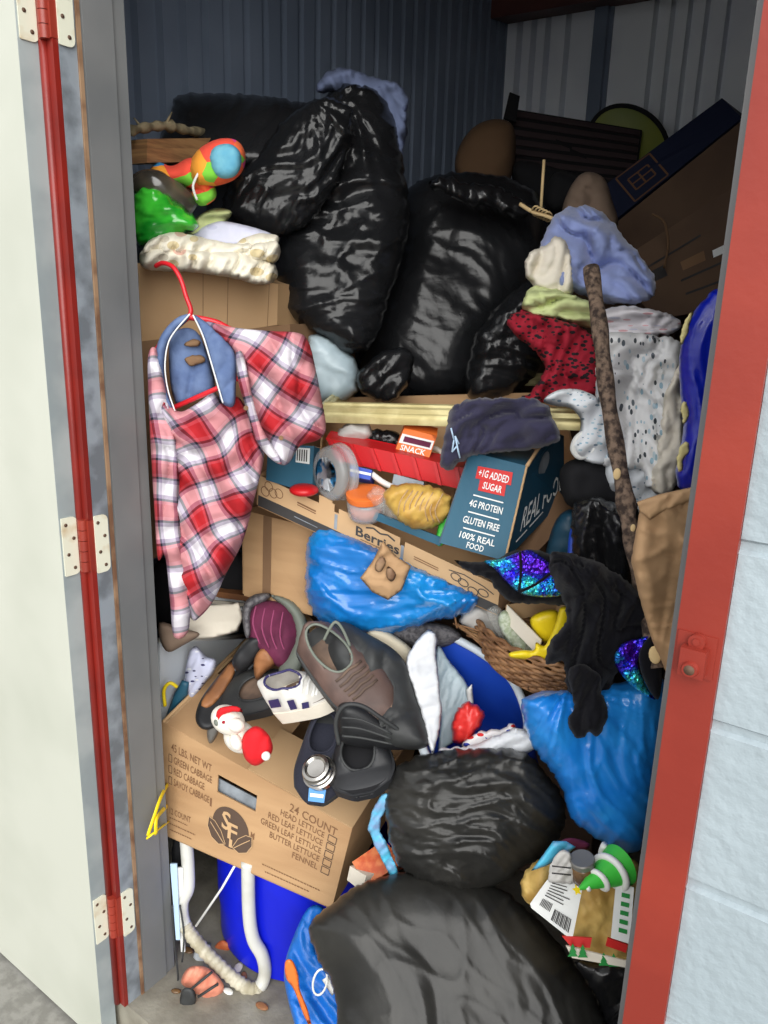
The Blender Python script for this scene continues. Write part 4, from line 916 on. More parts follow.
q = [P(350, 465, 1.47), P(372, 470, 1.46), P(370, 480, 1.45), P(350, 476, 1.46)]; mb = MB(); v = Vector((-.02, .04, -.02)); mb.box8(q + [p + v for p in q]); Q = quad(*q); patch(mb, Q, .0, 1, .35, .6, 1); tag(mb.build('blue_white_packet', [M['binblue'], M['whiteink']], smooth=False), 'small blue and white packet behind the orange-lidded jar', 'packet')
mb = MB(); mb.slab([P(360, 506, 1.425), P(442, 538, 1.385), P(440, 546, 1.385), P(360, 514, 1.425)], .004); tag(mb.build('teal_strip', M['teal'], smooth=False), 'narrow teal card edge below the golden wafers', 'card')
o = bag('bright green plastic scrap beside the teal snack box', [(434, 540), (440, 524), (452, 512), (458, 520), (448, 536), (440, 546)], 1.40, .012, k=5, seed=64, mt='treegreen', name='green_scrap', cat='wrap', amp=.004, sp=2.5)

# teal snack carton
f4 = [P(471, 452, 1.40), P(527, 466, 1.34), P(505, 561, 1.30), P(440, 543, 1.35)]
t = thing('teal_snack_box', 'tall teal cardboard snack box reading 4G PROTEIN, leaning in the pile', 'box', at=(f4[2] + f4[3]) / 2)
Q = quad(*f4); mb = MB(); mb.sheet(Q, th=.003)
poly(mb, Q, [(.20, .125), (.80, .10), (.82, .235), (.22, .255)], 2); poly(mb, Q, [(.30, .255), (.74, .235), (.76, .36), (.32, .37)], 2)
text(mb, '+1G ADDED', Q, .25, .77, .145, .225, 1, .0022, .02); text(mb, 'SUGAR', Q, .38, .70, .265, .34, 1, .0022, .02)
for tt in (.42, .60, .775): patch(mb, Q, .27, .77, tt, tt + .014, 1)
text(mb, '4G PROTEIN', Q, .25, .79, .475, .55, 1, .0014, .02); text(mb, 'GLUTEN FREE', Q, .23, .81, .655, .73, 1, .0014, .02)
text(mb, '100% REAL', Q, .25, .80, .82, .89, 1, .0014, .02); text(mb, 'FOOD', Q, .40, .66, .91, .975, 1, .0014, .02)
mb.build('front_panel', [M['teal'], M['whiteink'], M['redink']], t, smooth=False)
bt = [P(547, 438, 1.50), P(563, 440, 1.56), P(563, 497, 1.53)]
s4 = [f4[1], P(564, 436, 1.55), P(564, 499, 1.52), f4[2]]
mb = MB(); Qs = quad(*s4)
prof = [(0, 0), (.35, -.16), (.55, -.20), (.72, -.16), (1, 0), (1, 1), (0, 1)]
pv = [Qs(s, tt) for s, tt in prof]; bk_ = [p - Qs.n * .004 for p in pv]; n = len(pv)
mb.add(pv + bk_, [tuple(range(n)), tuple(range(2 * n - 1, n - 1, -1))] + [(i, (i + 1) % n, n + (i + 1) % n, n + i) for i in range(n)]); mb.sheet(Qs, th=.002)
text(mb, 'REAL FOOD', Qs, .16, .98, .52, .80, 1, .0014, .01); line(mb, Qs, [(.12, .88), (.30, .87)], .003, 1); line(mb, Qs, [(.34, .865), (.58, .85)], .003, 1)
poly(mb, Qs, circ(.46, .15, .13, .14, 16) , 3); poly(mb, Qs, [(.40, .24), (.54, .24), (.44, .46)], 3)
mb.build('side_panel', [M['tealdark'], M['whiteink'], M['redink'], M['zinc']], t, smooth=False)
mb = MB(); ed = [Qs(s, tt) for s, tt in ((0, 0), (.35, -.16), (.55, -.20), (.72, -.16))]; mb.tube(catmull(ed, 4, False), .0035, 6)
e2 = [f4[1].lerp(f4[2], k / 24) + Vector((.0, .0, 0)) + Q.n * (.0015 * (k % 2)) for k in range(25)]; mb.tube(e2, .0022, 6); mb.build('cut_edge', M['cardpale'], t)
mb = MB(); tp = [f4[0], f4[0] + (P(535, 449, 1.50) - f4[0]), f4[1]]; mb.add([p for p in tp] + [p - Vector((0, 0, .003)) for p in tp], [(0, 1, 2), (5, 4, 3), (0, 3, 4, 1), (1, 4, 5, 2), (2, 5, 3, 0)]); mb.build('top_flap', M['teal'], t, smooth=False)
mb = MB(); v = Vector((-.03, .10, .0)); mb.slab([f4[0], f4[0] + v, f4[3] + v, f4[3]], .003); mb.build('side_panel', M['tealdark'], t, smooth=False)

# blue bag under the berries carton
bag('crumpled shiny blue plastic bag squeezed under the berries carton', [(306, 560), (310, 536), (330, 528), (380, 548), (430, 572), (474, 592), (478, 604), (462, 616), (430, 622), (395, 634), (350, 636), (320, 622), (306, 596)], 1.46, .10, k=1.6, seed=71, mt='bluefilm2', name='blue_plastic_bag', amp=.016, knot=(.16, -.02), dx=-.06, sp=2.4, ang=-14)
t = puff('paper_wrapper', M['kraft'], [(360, 578), (372, 562), (383, 541), (396, 556), (411, 566), (402, 590), (388, 600), (372, 592)], 1.345, .010, Tb=.004, sp=3, disp=d_bag(3, 5, None, .007), curve=False); tag(t, 'torn brown paper wrapper hanging on the berries carton', 'paper')
mb = MB()
for pts in ([(376, 562), (382, 556), (386, 562), (381, 572), (375, 570)], [(388, 566), (396, 574), (392, 582), (386, 576)]):
    o_ = puff('red_print', M['rust'], pts, 1.326, .003, sp=3, parent=t)
t = bag('small white glitter net bag under the end of the berries carton', [(458, 622), (470, 606), (494, 608), (506, 622), (500, 640), (476, 634)], 1.42, .03, k=4, seed=72, mt='towelcloth', name='net_bag', amp=.008, sp=3)

# black bag and bits behind the stick
bag('crinkled black garbage bag between the stick and teal snack box', [(572, 512), (580, 500), (600, 498), (622, 508), (634, 530), (634, 580), (616, 592), (590, 586), (574, 560)], 1.30, .07, k=2.2, seed=81, mt='blackfine', amp=.016, knot=(-.02, .08), sp=3)
o = puff('black_sweater', M['blackfelt'], [(560, 470), (580, 458), (612, 466), (640, 480), (652, 500), (640, 520), (610, 512), (580, 510), (564, 500)], 1.42, .07, Tb=.08, sp=5, disp=d_lump(14, .01, 4)); tag(o, 'black knit sweater bunched under the rolled sheet', 'sweater')
o = puff('dark_bag', M['tealdark'], [(545, 560), (556, 520), (574, 510), (584, 540), (580, 566), (560, 572)], 1.42, .03, sp=4, disp=d_lump(20, .008, 3)); tag(o, 'dark teal cloth in the gap beside the crinkled black bag', 'cloth')
mb = MB(); p = path([(574, 528, 1.33), (572, 560, 1.31)], 4); mb.tube(p, [.006, .008, .009, .009, .009], 10); tag(mb.build('small_bottle', M['binblue']), 'tiny blue bottle standing in the gap by the velvet costume', 'bottle')
# stick
mb = MB(); p = path([(591, 268, 1.36), (600, 330, 1.30), (608, 400, 1.25), (622, 480, 1.19), (632, 540, 1.14), (645, 600, 1.09), (658, 668, 1.04)], 9)
rs = [.0132 + .0012 * math.sin(i * .9) + (.002 if i in (30, 31, 45) else 0) for i in range(len(p))]
mb.tube(p, rs, 14); t = mb.build('wooden_stick', M['bark']); tag(t, 'long bark-covered stick leaning across the floral sheets', 'stick')
def chip(px, py, h, ax_, w=.006):
    mb = MB(); c = P(px, py, h); d = Vector(ax_).normalized(); s = (EYE - c).normalized(); mb.ell(c, d * w * 1.6, d.cross(s).normalized() * w, s * .002, 7); mb.build('cut_knot', M['cutwood'], t)
chip(617, 474, 1.178, (0, 0, 1)); chip(655, 655, 1.033, (.2, 0, -1), .009); chip(633, 528, 1.135, (0, 0, 1), .004)
mb = MB(); mb.ell(P(591, 268, 1.36), (.0125, 0, 0), (0, .0125, 0), (0, 0, .004), 8); mb.build('cut_end', M['cutwood'], t)

# ================================================================== THE SHIRT ON ITS RED HANGER
t = thing('hanger', 'red plastic hanger hooked over the cardboard box by the door', 'hanger', at=P(185, 400, 1.4))
mb = MB(); p = path([(156, 266, 1.46), (163, 263, 1.44), (173, 267, 1.42), (181, 280, 1.41), (186, 296, 1.405), (191, 311, 1.40), (187, 318, 1.40)], 6); mb.tube(p, .0042, 10); mb.build('hook', M['hanger'], t)
mb = MB(); mb.tube(path([(188, 317, 1.40), (168, 335, 1.42), (150, 360, 1.44)], 5), .0055, 10); mb.tube(path([(188, 317, 1.40), (215, 322, 1.40), (240, 334, 1.39), (290, 350, 1.38)], 5), .0055, 10); mb.build('arm', M['hanger'], t)
mb = MB(); mb.tube([P(168, 410, 1.385), P(218, 388, 1.365), P(290, 352, 1.38)], .0045, 10); mb.build('crossbar', M['hanger'], t)
t = thing('plaid_shirt', 'red, white and navy plaid shirt with denim collar on the hanger', 'shirt', at=P(200, 520, 1.4))
def wavy(o_): return o_
puff('body', M['plaid'], [(160, 372), (176, 410), (196, 404), (214, 392), (224, 404), (236, 396), (248, 410), (262, 440), (264, 458), (254, 500), (247, 528), (240, 548), (226, 574), (214, 600), (201, 616), (192, 620), (184, 600), (170, 560), (160, 500), (156, 440)], 1.405, .05, Tb=.05, R=.05, sp=2.4, disp=d_fold(118, 15, .014, .5, 5), uvrot=33, uvwarp=.02, parent=t, dx=.02)
puff('front_panel', M['plaid'], [(148, 356), (156, 348), (162, 372), (168, 400), (176, 440), (180, 480), (180, 520), (186, 560), (190, 600), (188, 632), (174, 637), (170, 600), (165, 556), (158, 560), (155, 520), (152, 470), (149, 410)], 1.372, .022, R=.018, sp=2.6, disp=d_fold(84, 20, .009, .4, 9), uvrot=6, uvwarp=.012, parent=t)
puff('yoke', M['denim'], [(170, 338), (184, 328), (197, 332), (206, 350), (215, 388), (196, 398), (178, 406), (170, 380)], 1.41, .012, Tb=.01, sp=3, disp=d_fold(95, 20, .004, .5, 3), parent=t)
puff('shoulder', M['plaid'], [(206, 322), (226, 326), (246, 329), (272, 331), (299, 333), (309, 343), (315, 366), (321, 396), (326, 428), (318, 440), (300, 446), (290, 462), (281, 465), (268, 454), (262, 440), (250, 408), (242, 380), (234, 352), (222, 340)], 1.37, .045, Tb=.05, R=.04, sp=2.4, disp=d_fold(-62, 15, .011, .4, 7), uvrot=-28, uvwarp=.012, parent=t, dx=.01)
puff('placket', M['plaid'], [(236, 352), (244, 356), (252, 396), (262, 428), (282, 462), (272, 460), (256, 440), (246, 408), (238, 380)], 1.325, .010, sp=2.4, uvrot=14, parent=t, disp=d_fold(70, 20, .003, .4, 3))
c1 = puff('collar', M['denim'], [(190, 314), (186, 322), (176, 332), (168, 344), (164, 366), (166, 388), (173, 410), (164, 402), (157, 386), (154, 362), (158, 342), (166, 328), (178, 317)], 1.375, .013, R=.012, sp=2.4, disp=d_fold(80, 25, .003, .4, 4), parent=t)
c2 = puff('collar', M['denim'], [(193, 315), (206, 322), (222, 334), (236, 356), (236, 382), (234, 406), (222, 403), (217, 386), (210, 362), (202, 336)], 1.36, .013, R=.012, sp=2.4, disp=d_fold(75, 25, .003, .4, 6), parent=t)
mb = MB(); mb.tube(path([(190, 314, 1.366), (176, 330, 1.364), (168, 344, 1.364), (165, 366, 1.364), (168, 390, 1.364), (175, 411, 1.366)], 5), .0014, 5); mb.build('piping', M['whiteink'], c1)
mb = MB(); mb.tube(path([(193, 315, 1.352), (203, 336, 1.348), (211, 362, 1.346), (218, 386, 1.346), (223, 403, 1.348)], 5), .0014, 5); mb.build('piping', M['whiteink'], c2)
for a in ([(184, 345), (194, 339), (201, 342), (196, 347)], [(184, 359), (194, 355), (204, 357), (203, 363), (190, 366)]): puff('paper_tag', M['carddark'], a, 1.392, .003, sp=2, disp=d_lump(80, .002, 3), parent=t, jit=1)
for px, py, h in ((246, 408, 1.315), (281, 438, 1.325)):
    mb = MB(); c = P(px, py, h); n = (EYE - c).normalized(); mb.tube([c - n * .004, c + n * .002], .0042, 12); mb.build('button', M['carddark'], t, angle=40)

# ================================================================== LETTUCE CARTON AND THE SHOES ON IT
q = [P(163, 722, 1.47), P(352, 829, 1.30), P(332, 908, 1.26), P(164, 834, 1.43)]
bkv = P(252, 634, 1.74) - q[0]
t = thing('lettuce_carton', 'big brown produce carton printed with cabbage and lettuce names', 'box', at=(q[2] + q[3]) / 2)
Q = quad(*q); mb = MB(); ss = [0, .315, .53, 1]; tt_ = [0, .20, .37, 1]
for i in range(3):
    for j in range(3):
        if (i, j) == (1, 1): continue
        mb.sheet(Q, ss[i], ss[i + 1], tt_[j], tt_[j + 1], .004, 5)
T_ = lambda s, *a: text(mb, s, Q, *a, 2, .0014, .004)
T_('45 LBS. NET WT', .05, .28, .14, .21)
for k, w in enumerate(('GREEN CABBAGE', 'RED CABBAGE', 'SAVOY CABBAGE')):
    T_(w, .065, (.285, .245, .275)[k], .25 + .10 * k, .315 + .10 * k)
    line(mb, Q, [(.035, .25 + .1 * k), (.053, .25 + .1 * k), (.053, .315 + .1 * k), (.035, .315 + .1 * k), (.035, .25 + .1 * k)], .0012, 1)
def worn(s0, s1, t):
    """a printed line too worn to read: short separate strokes"""
    x = s0
    while x < s1: w_ = .006 + .010 * random.random(); line(mb, Q, [(x, t), (min(x + w_, s1), t + .002)], .0022, 2); x += w_ + .004
text(mb, '12 COUNT', Q, .04, .17, .73, .785, 2, .0014, 0)
for k in range(3): worn(.04, (.15, .20, .18)[k], .82 + .055 * k)
T_('24 COUNT', .70, .94, .085, .175)
for k, w in enumerate(('HEAD LETTUCE', 'RED LEAF LETTUCE', 'GREEN LEAF LETTUCE', 'BUTTER LETTUCE', 'FENNEL')):
    T_(w, (.66, .60, .565, .62, .75)[k], .885, .20 + .095 * k, .265 + .095 * k)
    z = .195 + .095 * k; line(mb, Q, [(.905, z), (.945, z), (.945, z + .075), (.905, z + .075), (.905, z)], .0016, 1)
worn(.60, .92, .86); worn(.62, .87, .925)
cx_, cy_ = .405, .655
poly(mb, Q, circ(cx_, cy_, .105, .20, 36), 1)
text(mb, 'S', Q, cx_ - .05, cx_, cy_ - .15, cy_ + .03, 3, .0026, .02); text(mb, 'F', Q, cx_ - .012, cx_ + .042, cy_ - .06, cy_ + .10, 3, .0026, .02); text(mb, 'I', Q, cx_ + .0, cx_ + .018, cy_ + .10, cy_ + .18, 3, .0026, .02)
for sg in (-1, 1):
    lf = [(cx_ + sg * x, cy_ + y) for x, y in ((.02, .17), (.05, .06), (.09, -.01), (.125, -.02), (.130, .07), (.105, .16), (.06, .20))]
    poly(mb, Q, lf, 1, .002); line(mb, Q, [(cx_ + sg * .03, cy_ + .17), (cx_ + sg * .075, cy_ + .09), (cx_ + sg * .115, cy_ + .02)], .0016, 3, .003); line(mb, Q, lf + [lf[0]], .0014, 3, .003)
T_('I', cx_ - .125, cx_ - .115, cy_ - .20, cy_ - .12); T_('M', cx_ + .115, cx_ + .135, cy_ - .07, cy_ - .0)
mb.build('front_panel', [M['card'], M['inkpale'], M['inkpale'], M['cardpale']], t, smooth=False)
for m_ in ():
    pass
t.children[0].data.materials[1] = mat('dark_grey_print', srgb(82, 64, 52), .75)
dep = bkv
for nm, c_ in (('side_panel', [q[1], q[1] + dep, q[2] + dep, q[2]]), ('side_panel', [q[0] + dep, q[0], q[3], q[3] + dep]), ('back_panel', [q[0] + dep, q[1] + dep, q[2] + dep, q[3] + dep]), ('bottom_panel', [q[3], q[2], q[2] + dep, q[3] + dep])):
    mb = MB(); mb.slab(c_, .004); mb.build(nm, M['card'], t, smooth=False)
Qt = quad(q[0] + dep, q[1] + dep, q[1], q[0])
mb = MB(); mb.slab([Qt(0, .46), Qt(.52, .5), Qt(.52, 1), Qt(0, 1)], .004); mb.build('top_flap', M['card'], t, smooth=False)
mb = MB(); mb.slab([Qt(.47, .62, .005), Qt(1, .62, .004), Qt(1, 1, .004), Qt(.47, 1, .005)], .004); mb.build('top_flap', M['cardpale'], t, smooth=False)
mb = MB(); mb.slab([Qt(0, 0), Qt(.02, 0), Qt(.02, 1), Qt(0, 1)], .006); mb.tube([q[0] + dep, q[0]], .004, 8); mb.build('top_fold', M['cardpale'], t)
mb = MB(); mb.slab([Qt(.0, 0), Qt(1, 0), Qt(1, .28), Qt(.0, .28)], .004); mb.build('top_flap', M['card'], t, smooth=False)
mb = MB(); u0 = Q.n * -.012; mb.slab([Q(.30, .27) + u0, Q(.55, .27) + u0, Q(.55, .5) + u0, Q(.30, .5) + u0], .003); mb.build('inner_flap', M['zinc'], t, smooth=False)
# a brown flap standing behind the boots
mb = MB(); mb.slab([P(262, 598, 1.60), P(292, 596, 1.62), P(330, 640, 1.56), P(300, 656, 1.54)], .004); o = mb.build('cardboard_sheet', M['cardpale'], smooth=False); tag(o, 'loose brown cardboard flap standing behind the maroon boot', 'cardboard')

# shoes
def frame3(A, B_, up):
    """axes of a shoe: A heel point, B_ toe point (both at the sole), up direction of the ankle"""
    A, B_ = Vector(A), Vector(B_); x = (B_ - A); L = x.length; x.normalize(); z = Vector(up); z = (z - x * z.dot(x)).normalized(); y = z.cross(x)
    return A, x, y, z, L
def shoe(name, lab, A, B_, up, W, mats, hgt=.32, hi=0., sole=.10, opening=(.04, .46), group=None, cat='shoe', laces=0, flat=1., strap=False):
    A, x, y, z, L = frame3(A, B_, up)
    t = thing(name, lab, cat, group, A + x * L * .5)
    wid = lambda u: W * (.36 + .10 * math.sin(PI * min(1, u * 1.1)) + .06 * math.exp(-((u - .68) / .2) ** 2)) * (min(1, (u + .012) / .07) ** .5) * (min(1, (1.012 - u) / .16) ** .5)
    us = [0, .01, .03, .07] + [.07 + .88 * i / 26 for i in range(1, 27)] + [.975, .99, 1.0]
    def pt(u, v, w): return A + x * (u * L) + y * v + z * w
    # sole
    rings = []
    for u in us:
        w_ = wid(u) + .0035; n_ = 8; r_ = []
        zz = L * sole * (1 + .35 * max(0, .35 - u))
        for k in range(n_ + 1): v = -w_ + 2 * w_ * k / n_; r_.append(pt(u, v, 0))
        for k in range(n_ + 1): v = w_ - 2 * w_ * k / n_; r_.append(pt(u, v, zz))
        rings.append(r_)
    mb = MB(); mb.loft(rings); so = mb.build('sole', mats[1], t, angle=50)
    H = lambda u: L * ((hgt + hi) if u < opening[1] * .7 else (hgt + hi) + (.20 - hgt - hi) * min(1, (u - opening[1] * .7) / (.62 - opening[1] * .7)) if u < .62 else .20 - .06 * ((u - .62) / .38) ** 2) * (1 if u < .86 else math.sqrt(max(.02, 1 - ((u - .86) / .15) ** 2)) * .55 + .45)
    mb = MB(); nn_ = 22; grid = []
    for u in us:
        w_ = wid(u); h_ = H(u) * flat; r_ = []
        for k in range(nn_ + 1):
            a = PI * k / nn_; cs, sn = math.cos(a), math.sin(a)
            v = w_ * (abs(cs) ** .75) * (1 if cs > 0 else -1); ww = L * sole * .8 + (h_ - L * sole * .8) * sn ** .8
            r_.append(pt(u, v * (1 - .25 * sn * (1 if u < .6 else .4)), ww))
        grid.append(r_)
    vs = [p for r in grid for p in r]; fs = []
    for i in range(len(us) - 1):
        for k in range(nn_):
            u = (us[i] + us[i + 1]) / 2; mid = abs(k + .5 - nn_ / 2) / (nn_ / 2)
            lim = 0
            if opening[0] < u < opening[1]: lim = .44 * math.sqrt(max(0, 1 - ((u - (opening[0] + opening[1]) / 2) / ((opening[1] - opening[0]) / 2)) ** 2)) + .02
            if mid < lim: continue
            fs.append((i * (nn_ + 1) + k, (i + 1) * (nn_ + 1) + k, (i + 1) * (nn_ + 1) + k + 1, i * (nn_ + 1) + k + 1))
    mb.add(vs, fs); up_ = mb.build('upper', mats[0], t)
    md = up_.modifiers.new('thick', 'SOLIDIFY'); md.thickness = .0035; md.offset = 0
    mb = MB(); rg_ = []
    for k in range(30):
        a = 2 * PI * k / 30; u = (opening[0] + opening[1]) / 2 + (opening[1] - opening[0]) / 2 * math.cos(a) * 1.0
        f_ = .46 * math.sin(a); aa = PI / 2 + f_ * PI / 2; cs, sn = math.cos(aa), math.sin(aa); w_ = wid(u); v = w_ * (abs(cs) ** .75) * (1 if cs > 0 else -1)
        rg_.append(pt(u, v * (1 - .25 * sn), L * sole * .8 + (H(u) * flat - L * sole * .8) * sn ** .8))
    mb.tube(rg_, .0026, 8, closed=True); mb.build('collar', mats[3], t)
    mb = MB(); rr_2 = []
    for u in us[2:-3]:
        rr_2.append([pt(u, wid(u) * .85 * cs, L * sole * 1.05 + (.002 if sn > 0 else 0)) for cs, sn in [(math.cos(2 * PI * j / 12), math.sin(2 * PI * j / 12)) for j in range(12)]])
    mb = MB(); ol = [pt(u, wid(u) * .88, L * sole * 1.08) for u in us[2:-2]] + [pt(u, -wid(u) * .88, L * sole * 1.08) for u in reversed(us[2:-2])]
    n_ = len(ol); mb.add(ol, [(i, i + 1, n_ - 2 - i, n_ - 1 - i) for i in range(n_ // 2 - 1)]); mb.build('insole', mats[2], t)
    for k in range(laces):
        u = opening[1] + .02 + .05 * k; h_ = H(u) * flat; w_ = wid(u)
        mb = MB(); mb.tube([pt(u + (.01 if j % 2 else 0), w_ * .55 * c_, L * sole * .8 + (h_ - L * sole * .8) * math.sqrt(max(0, 1 - (.62 * c_) ** 2)) + .004) for j, c_ in enumerate((-1, -.5, 0, .5, 1))], .0028, 6); mb.build('lace', mats[4], t)
    if strap:
        u = .42; mb = MB(); h_ = H(.5) * 1.1
        mb.tube([pt(u + .05 * math.sin(j * .8), wid(u) * 1.02 * math.cos(PI * j / 10), L * sole + (L * .24 - L * sole) * math.sin(PI * j / 10) + .003) for j in range(11)], .007, 8, flat=.35); mb.build('strap', mats[3], t)
    return t, pt, wid, H, L
G1 = 'shoes on the lettuce carton'
# maroon hiking boot: seen from above, toe down, thick grey sole along its right side
A = P(268, 606, 1.56); B_ = P(312, 690, 1.40)
t = thing('hiking_boot', 'maroon suede hiking boot with grey rubber edge, highest at the carton back', 'boot', G1, P(275, 640, 1.5))
puff('upper', M['maroon'], [(247, 610), (255, 599), (272, 600), (286, 604), (297, 618), (300, 640), (294, 656), (284, 668), (270, 662), (256, 648), (246, 632)], 1.50, .05, R=.035, sp=2.6, disp=d_lump(25, .004, 3), parent=t, dy=-.15)
puff('rubber_edge', M['greyrub'], [(270, 595), (288, 598), (300, 608), (309, 628), (307, 654), (300, 674), (290, 684), (280, 680), (279, 668), (287, 656), (294, 640), (292, 620), (282, 606)], 1.475, .028, R=.018, sp=2.4, parent=t, dy=-.15)
puff('cuff', M['grey'], [(242, 616), (245, 602), (256, 594), (272, 594), (264, 602), (252, 610), (251, 632), (246, 638)], 1.50, .03, R=.012, sp=2.4, parent=t, dy=-.15)
for k in range(4):
    x0 = 258 + k * 9; mb = MB(); mb.tube(path([(x0 - 2, 606 + k * 2, 1.462), (x0 - 5, 624 + k * 4, 1.440), (x0 + 2, 644 + k * 4, 1.432)], 4), .0016, 6); mb.build('lace', M['redprint'] if 0 else M['orange'] if 0 else mat('rose_lace', srgb(140, 60, 96), .8) if k == 0 else bpy.data.materials['rose_lace'], t)
# brown buckled walking shoe, flat, diagonal
shoe('strap_shoe', 'brown leather shoe with bungee laces lying across the big black boot', P(312, 640, 1.38), P(388, 722, 1.24), Vector((.05, -.50, .85)), .11, [M['brownleather'], M['rubber'], M['insole'], M['greyrub'], M['insole']], .30, 0, .12, (.04, .52), G1, 'shoe', 5)
# white sneaker: heel to the viewer's left-bottom, navy panels
t_, pt, wid, H, L = shoe('sneaker', 'white sneaker with navy panels below the brown strap shoe', P(283, 710, 1.37), P(352, 690, 1.32), Vector((.10, -.35, .95)), .090, [M['whiteleather'], M['cream'], M['insole'], M['navyink'], M['white']], .42, .10, .17, (.10, .50), G1, 'shoe', 4)
for (u0, u1, w0, w1) in ((.10, .26, .28, .40), (.34, .44, .20, .34), (.5, .6, .18, .26)):
    mb = MB(); mb.add([pt(u0, -wid(u0) * .99 - .003, w0 * L), pt(u1, -wid(u1) * .99 - .003, w0 * L), pt(u1 + .04, -wid(u1) * .93 - .004, w1 * L), pt(u0 + .04, -wid(u0) * .93 - .004, w1 * L)], [(0, 1, 2, 3)]); mb.build('navy_stripe', M['navyink'], t_)
# dark clog seen from its opening
t_ = shoe('clog', 'dark open clog with a worn brown insole beside the santa toy', P(288, 694, 1.42), P(226, 700, 1.47), Vector((.0, -.50, .9)), .115, [M['rubber'], M['blackrub'], M['insole'], M['rubber'], M['rubber']], .22, 0, .12, (.06, .66), G1, 'shoe')[0]
# navy canvas slip-on, toe towards the viewer, steel lid on it
t_, pt, wid, H, L = shoe('slip_on_shoe', 'navy canvas slip-on shoe with a small blue label, toe over the carton edge', P(336, 716, 1.34), P(316, 806, 1.215), Vector((.0, -.45, .85)), .105, [M['navycanvas'], M['rubber'], M['navycanvas'], M['navycanvas'], M['rubber']], .24, .02, .07, (.06, .50), G1, 'shoe')
qq = [P(309, 788, 1.19), P(326, 790, 1.19), P(324, 803, 1.185), P(308, 801, 1.185)]; Ql = quad(*qq); mb = MB(); mb.slab(qq, .002); patch(mb, Ql, .1, .9, .35, .62, 1)
mb.build('sewn_label', [mat('sky_blue_label', srgb(90, 150, 210), .6), M['whiteink']], t_, smooth=False)
c = P(319, 772, 1.205); up = Vector((.05, -.55, .75)).normalized(); s1_ = up.orthogonal().normalized(); s2_ = up.cross(s1_)
rg = lambda r, z: [c + up * z + (s1_ * math.cos(a) + s2_ * math.sin(a)) * r for a in [2 * PI * i / 36 for i in range(36)]]
mb = MB(); mb.loft([rg(.030, -.012), rg(.031, .0), rg(.0275, .002), rg(.0285, .004), rg(.0285, .010), rg(.026, .012), rg(.027, .014), rg(.025, .019), rg(.020, .021), rg(.016, .017), rg(.004, .016)]); o = mb.build('jar_lid', M['silver'], angle=30)
o.name = 'steel_flask'; tag(o, 'polished steel flask lying inside the navy slip-on shoe', 'flask')
# black slip-on
shoe('black_shoe', 'black rubber slip-on shoe at the right corner of the lettuce carton', P(362, 742, 1.28), P(366, 800, 1.17), Vector((.05, -.5, .85)), .115, [M['blackrub'], M['blackrub'], M['blackfelt'], M['rubber'], M['rubber']], .36, .04, .16, (.05, .62), G1, 'shoe')
# big dark boot: shaft to the upper left, ribbed sole edge to the viewer
t = thing('rubber_boot', 'big dark grey rubber boot lying on its side at the back', 'boot', G1, P(380, 700, 1.3))
puff('shaft', M['rubber'], [(330, 626), (345, 622), (368, 634), (392, 648), (406, 664), (414, 690), (424, 716), (430, 742), (414, 750), (380, 744), (350, 730), (338, 700), (330, 670), (322, 645)], 1.31, .05, Tb=.06, R=.05, sp=3.2, disp=d_fold(50, 9, .007, .5, 3), parent=t, dy=-.12)
puff('foot', M['blackrub'], [(338, 706), (350, 702), (366, 708), (390, 724), (420, 740), (428, 746), (400, 750), (364, 748), (342, 742), (336, 724)], 1.235, .035, R=.03, sp=3, parent=t)
for k in range(3):
    mb = MB(); mb.tube(path([(342, 718 + k * 9, 1.192), (362, 720 + k * 9, 1.188), (392, 734 + k * 5, 1.185)], 4), .0022, 6); mb.build('sole_rib', M['rubber'], t)
mb = MB(); mb.tube(path([(339, 744, 1.20), (336, 722, 1.20), (344, 706, 1.20), (362, 706, 1.20), (384, 720, 1.20), (410, 738, 1.21)], 5), .004, 8); mb.build('welt', M['rubber'], t)
mb = MB(); mb.tube(path([(324, 640, 1.30), (330, 628, 1.30), (336, 622, 1.30), (343, 630, 1.30), (350, 646, 1.30)], 5), .003, 6); mb.build('pull_loop', M['greyrub'], t)
# black sandal / skid with brown footbed on the left edge
t = thing('long_sandal', 'black sandal with a brown footbed and thin straps, left of the boots', 'sandal', G1, P(225, 680, 1.5))
puff('sole', M['blackrub'], [(196, 712), (204, 694), (228, 664), (250, 638), (262, 636), (264, 650), (250, 676), (232, 704), (222, 724), (206, 730), (197, 724)], 1.50, .02, Tb=.02, R=.012, sp=3, dx=.02, parent=t, dy=-.20)
puff('footbed', M['tan'], [(202, 700), (222, 672), (230, 662), (236, 668), (228, 686), (214, 704), (204, 708)], 1.475, .006, sp=3, parent=t, dy=-.20)
for a, b_ in (((206, 712, 1.455), (254, 642, 1.54)), ((216, 716, 1.45), (262, 652, 1.53))):
    mb = MB(); mb.tube([P(*a), P(*b_)], .003, 8); mb.build('strap', M['zinc'], t)
puff('toe_strap', M['blackrub'], [(232, 660), (246, 640), (262, 636), (262, 652), (248, 668), (238, 672)], 1.47, .02, R=.015, sp=3, parent=t, disp=d_lump(30, .003, 2))
puff('heel_buckle', M['steelgrey'], [(208, 726), (214, 720), (219, 728), (216, 738), (210, 744), (207, 736)], 1.41, .01, sp=2.5, parent=t)
puff_ = puff('brown_glove', M['tan'], [(254, 660), (262, 648), (272, 652), (276, 664), (266, 672), (256, 680)], 1.45, .02, sp=2.6, disp=d_lump(50, .004, 3)); tag(puff_, 'small rust-brown leather glove under the maroon boot', 'glove')
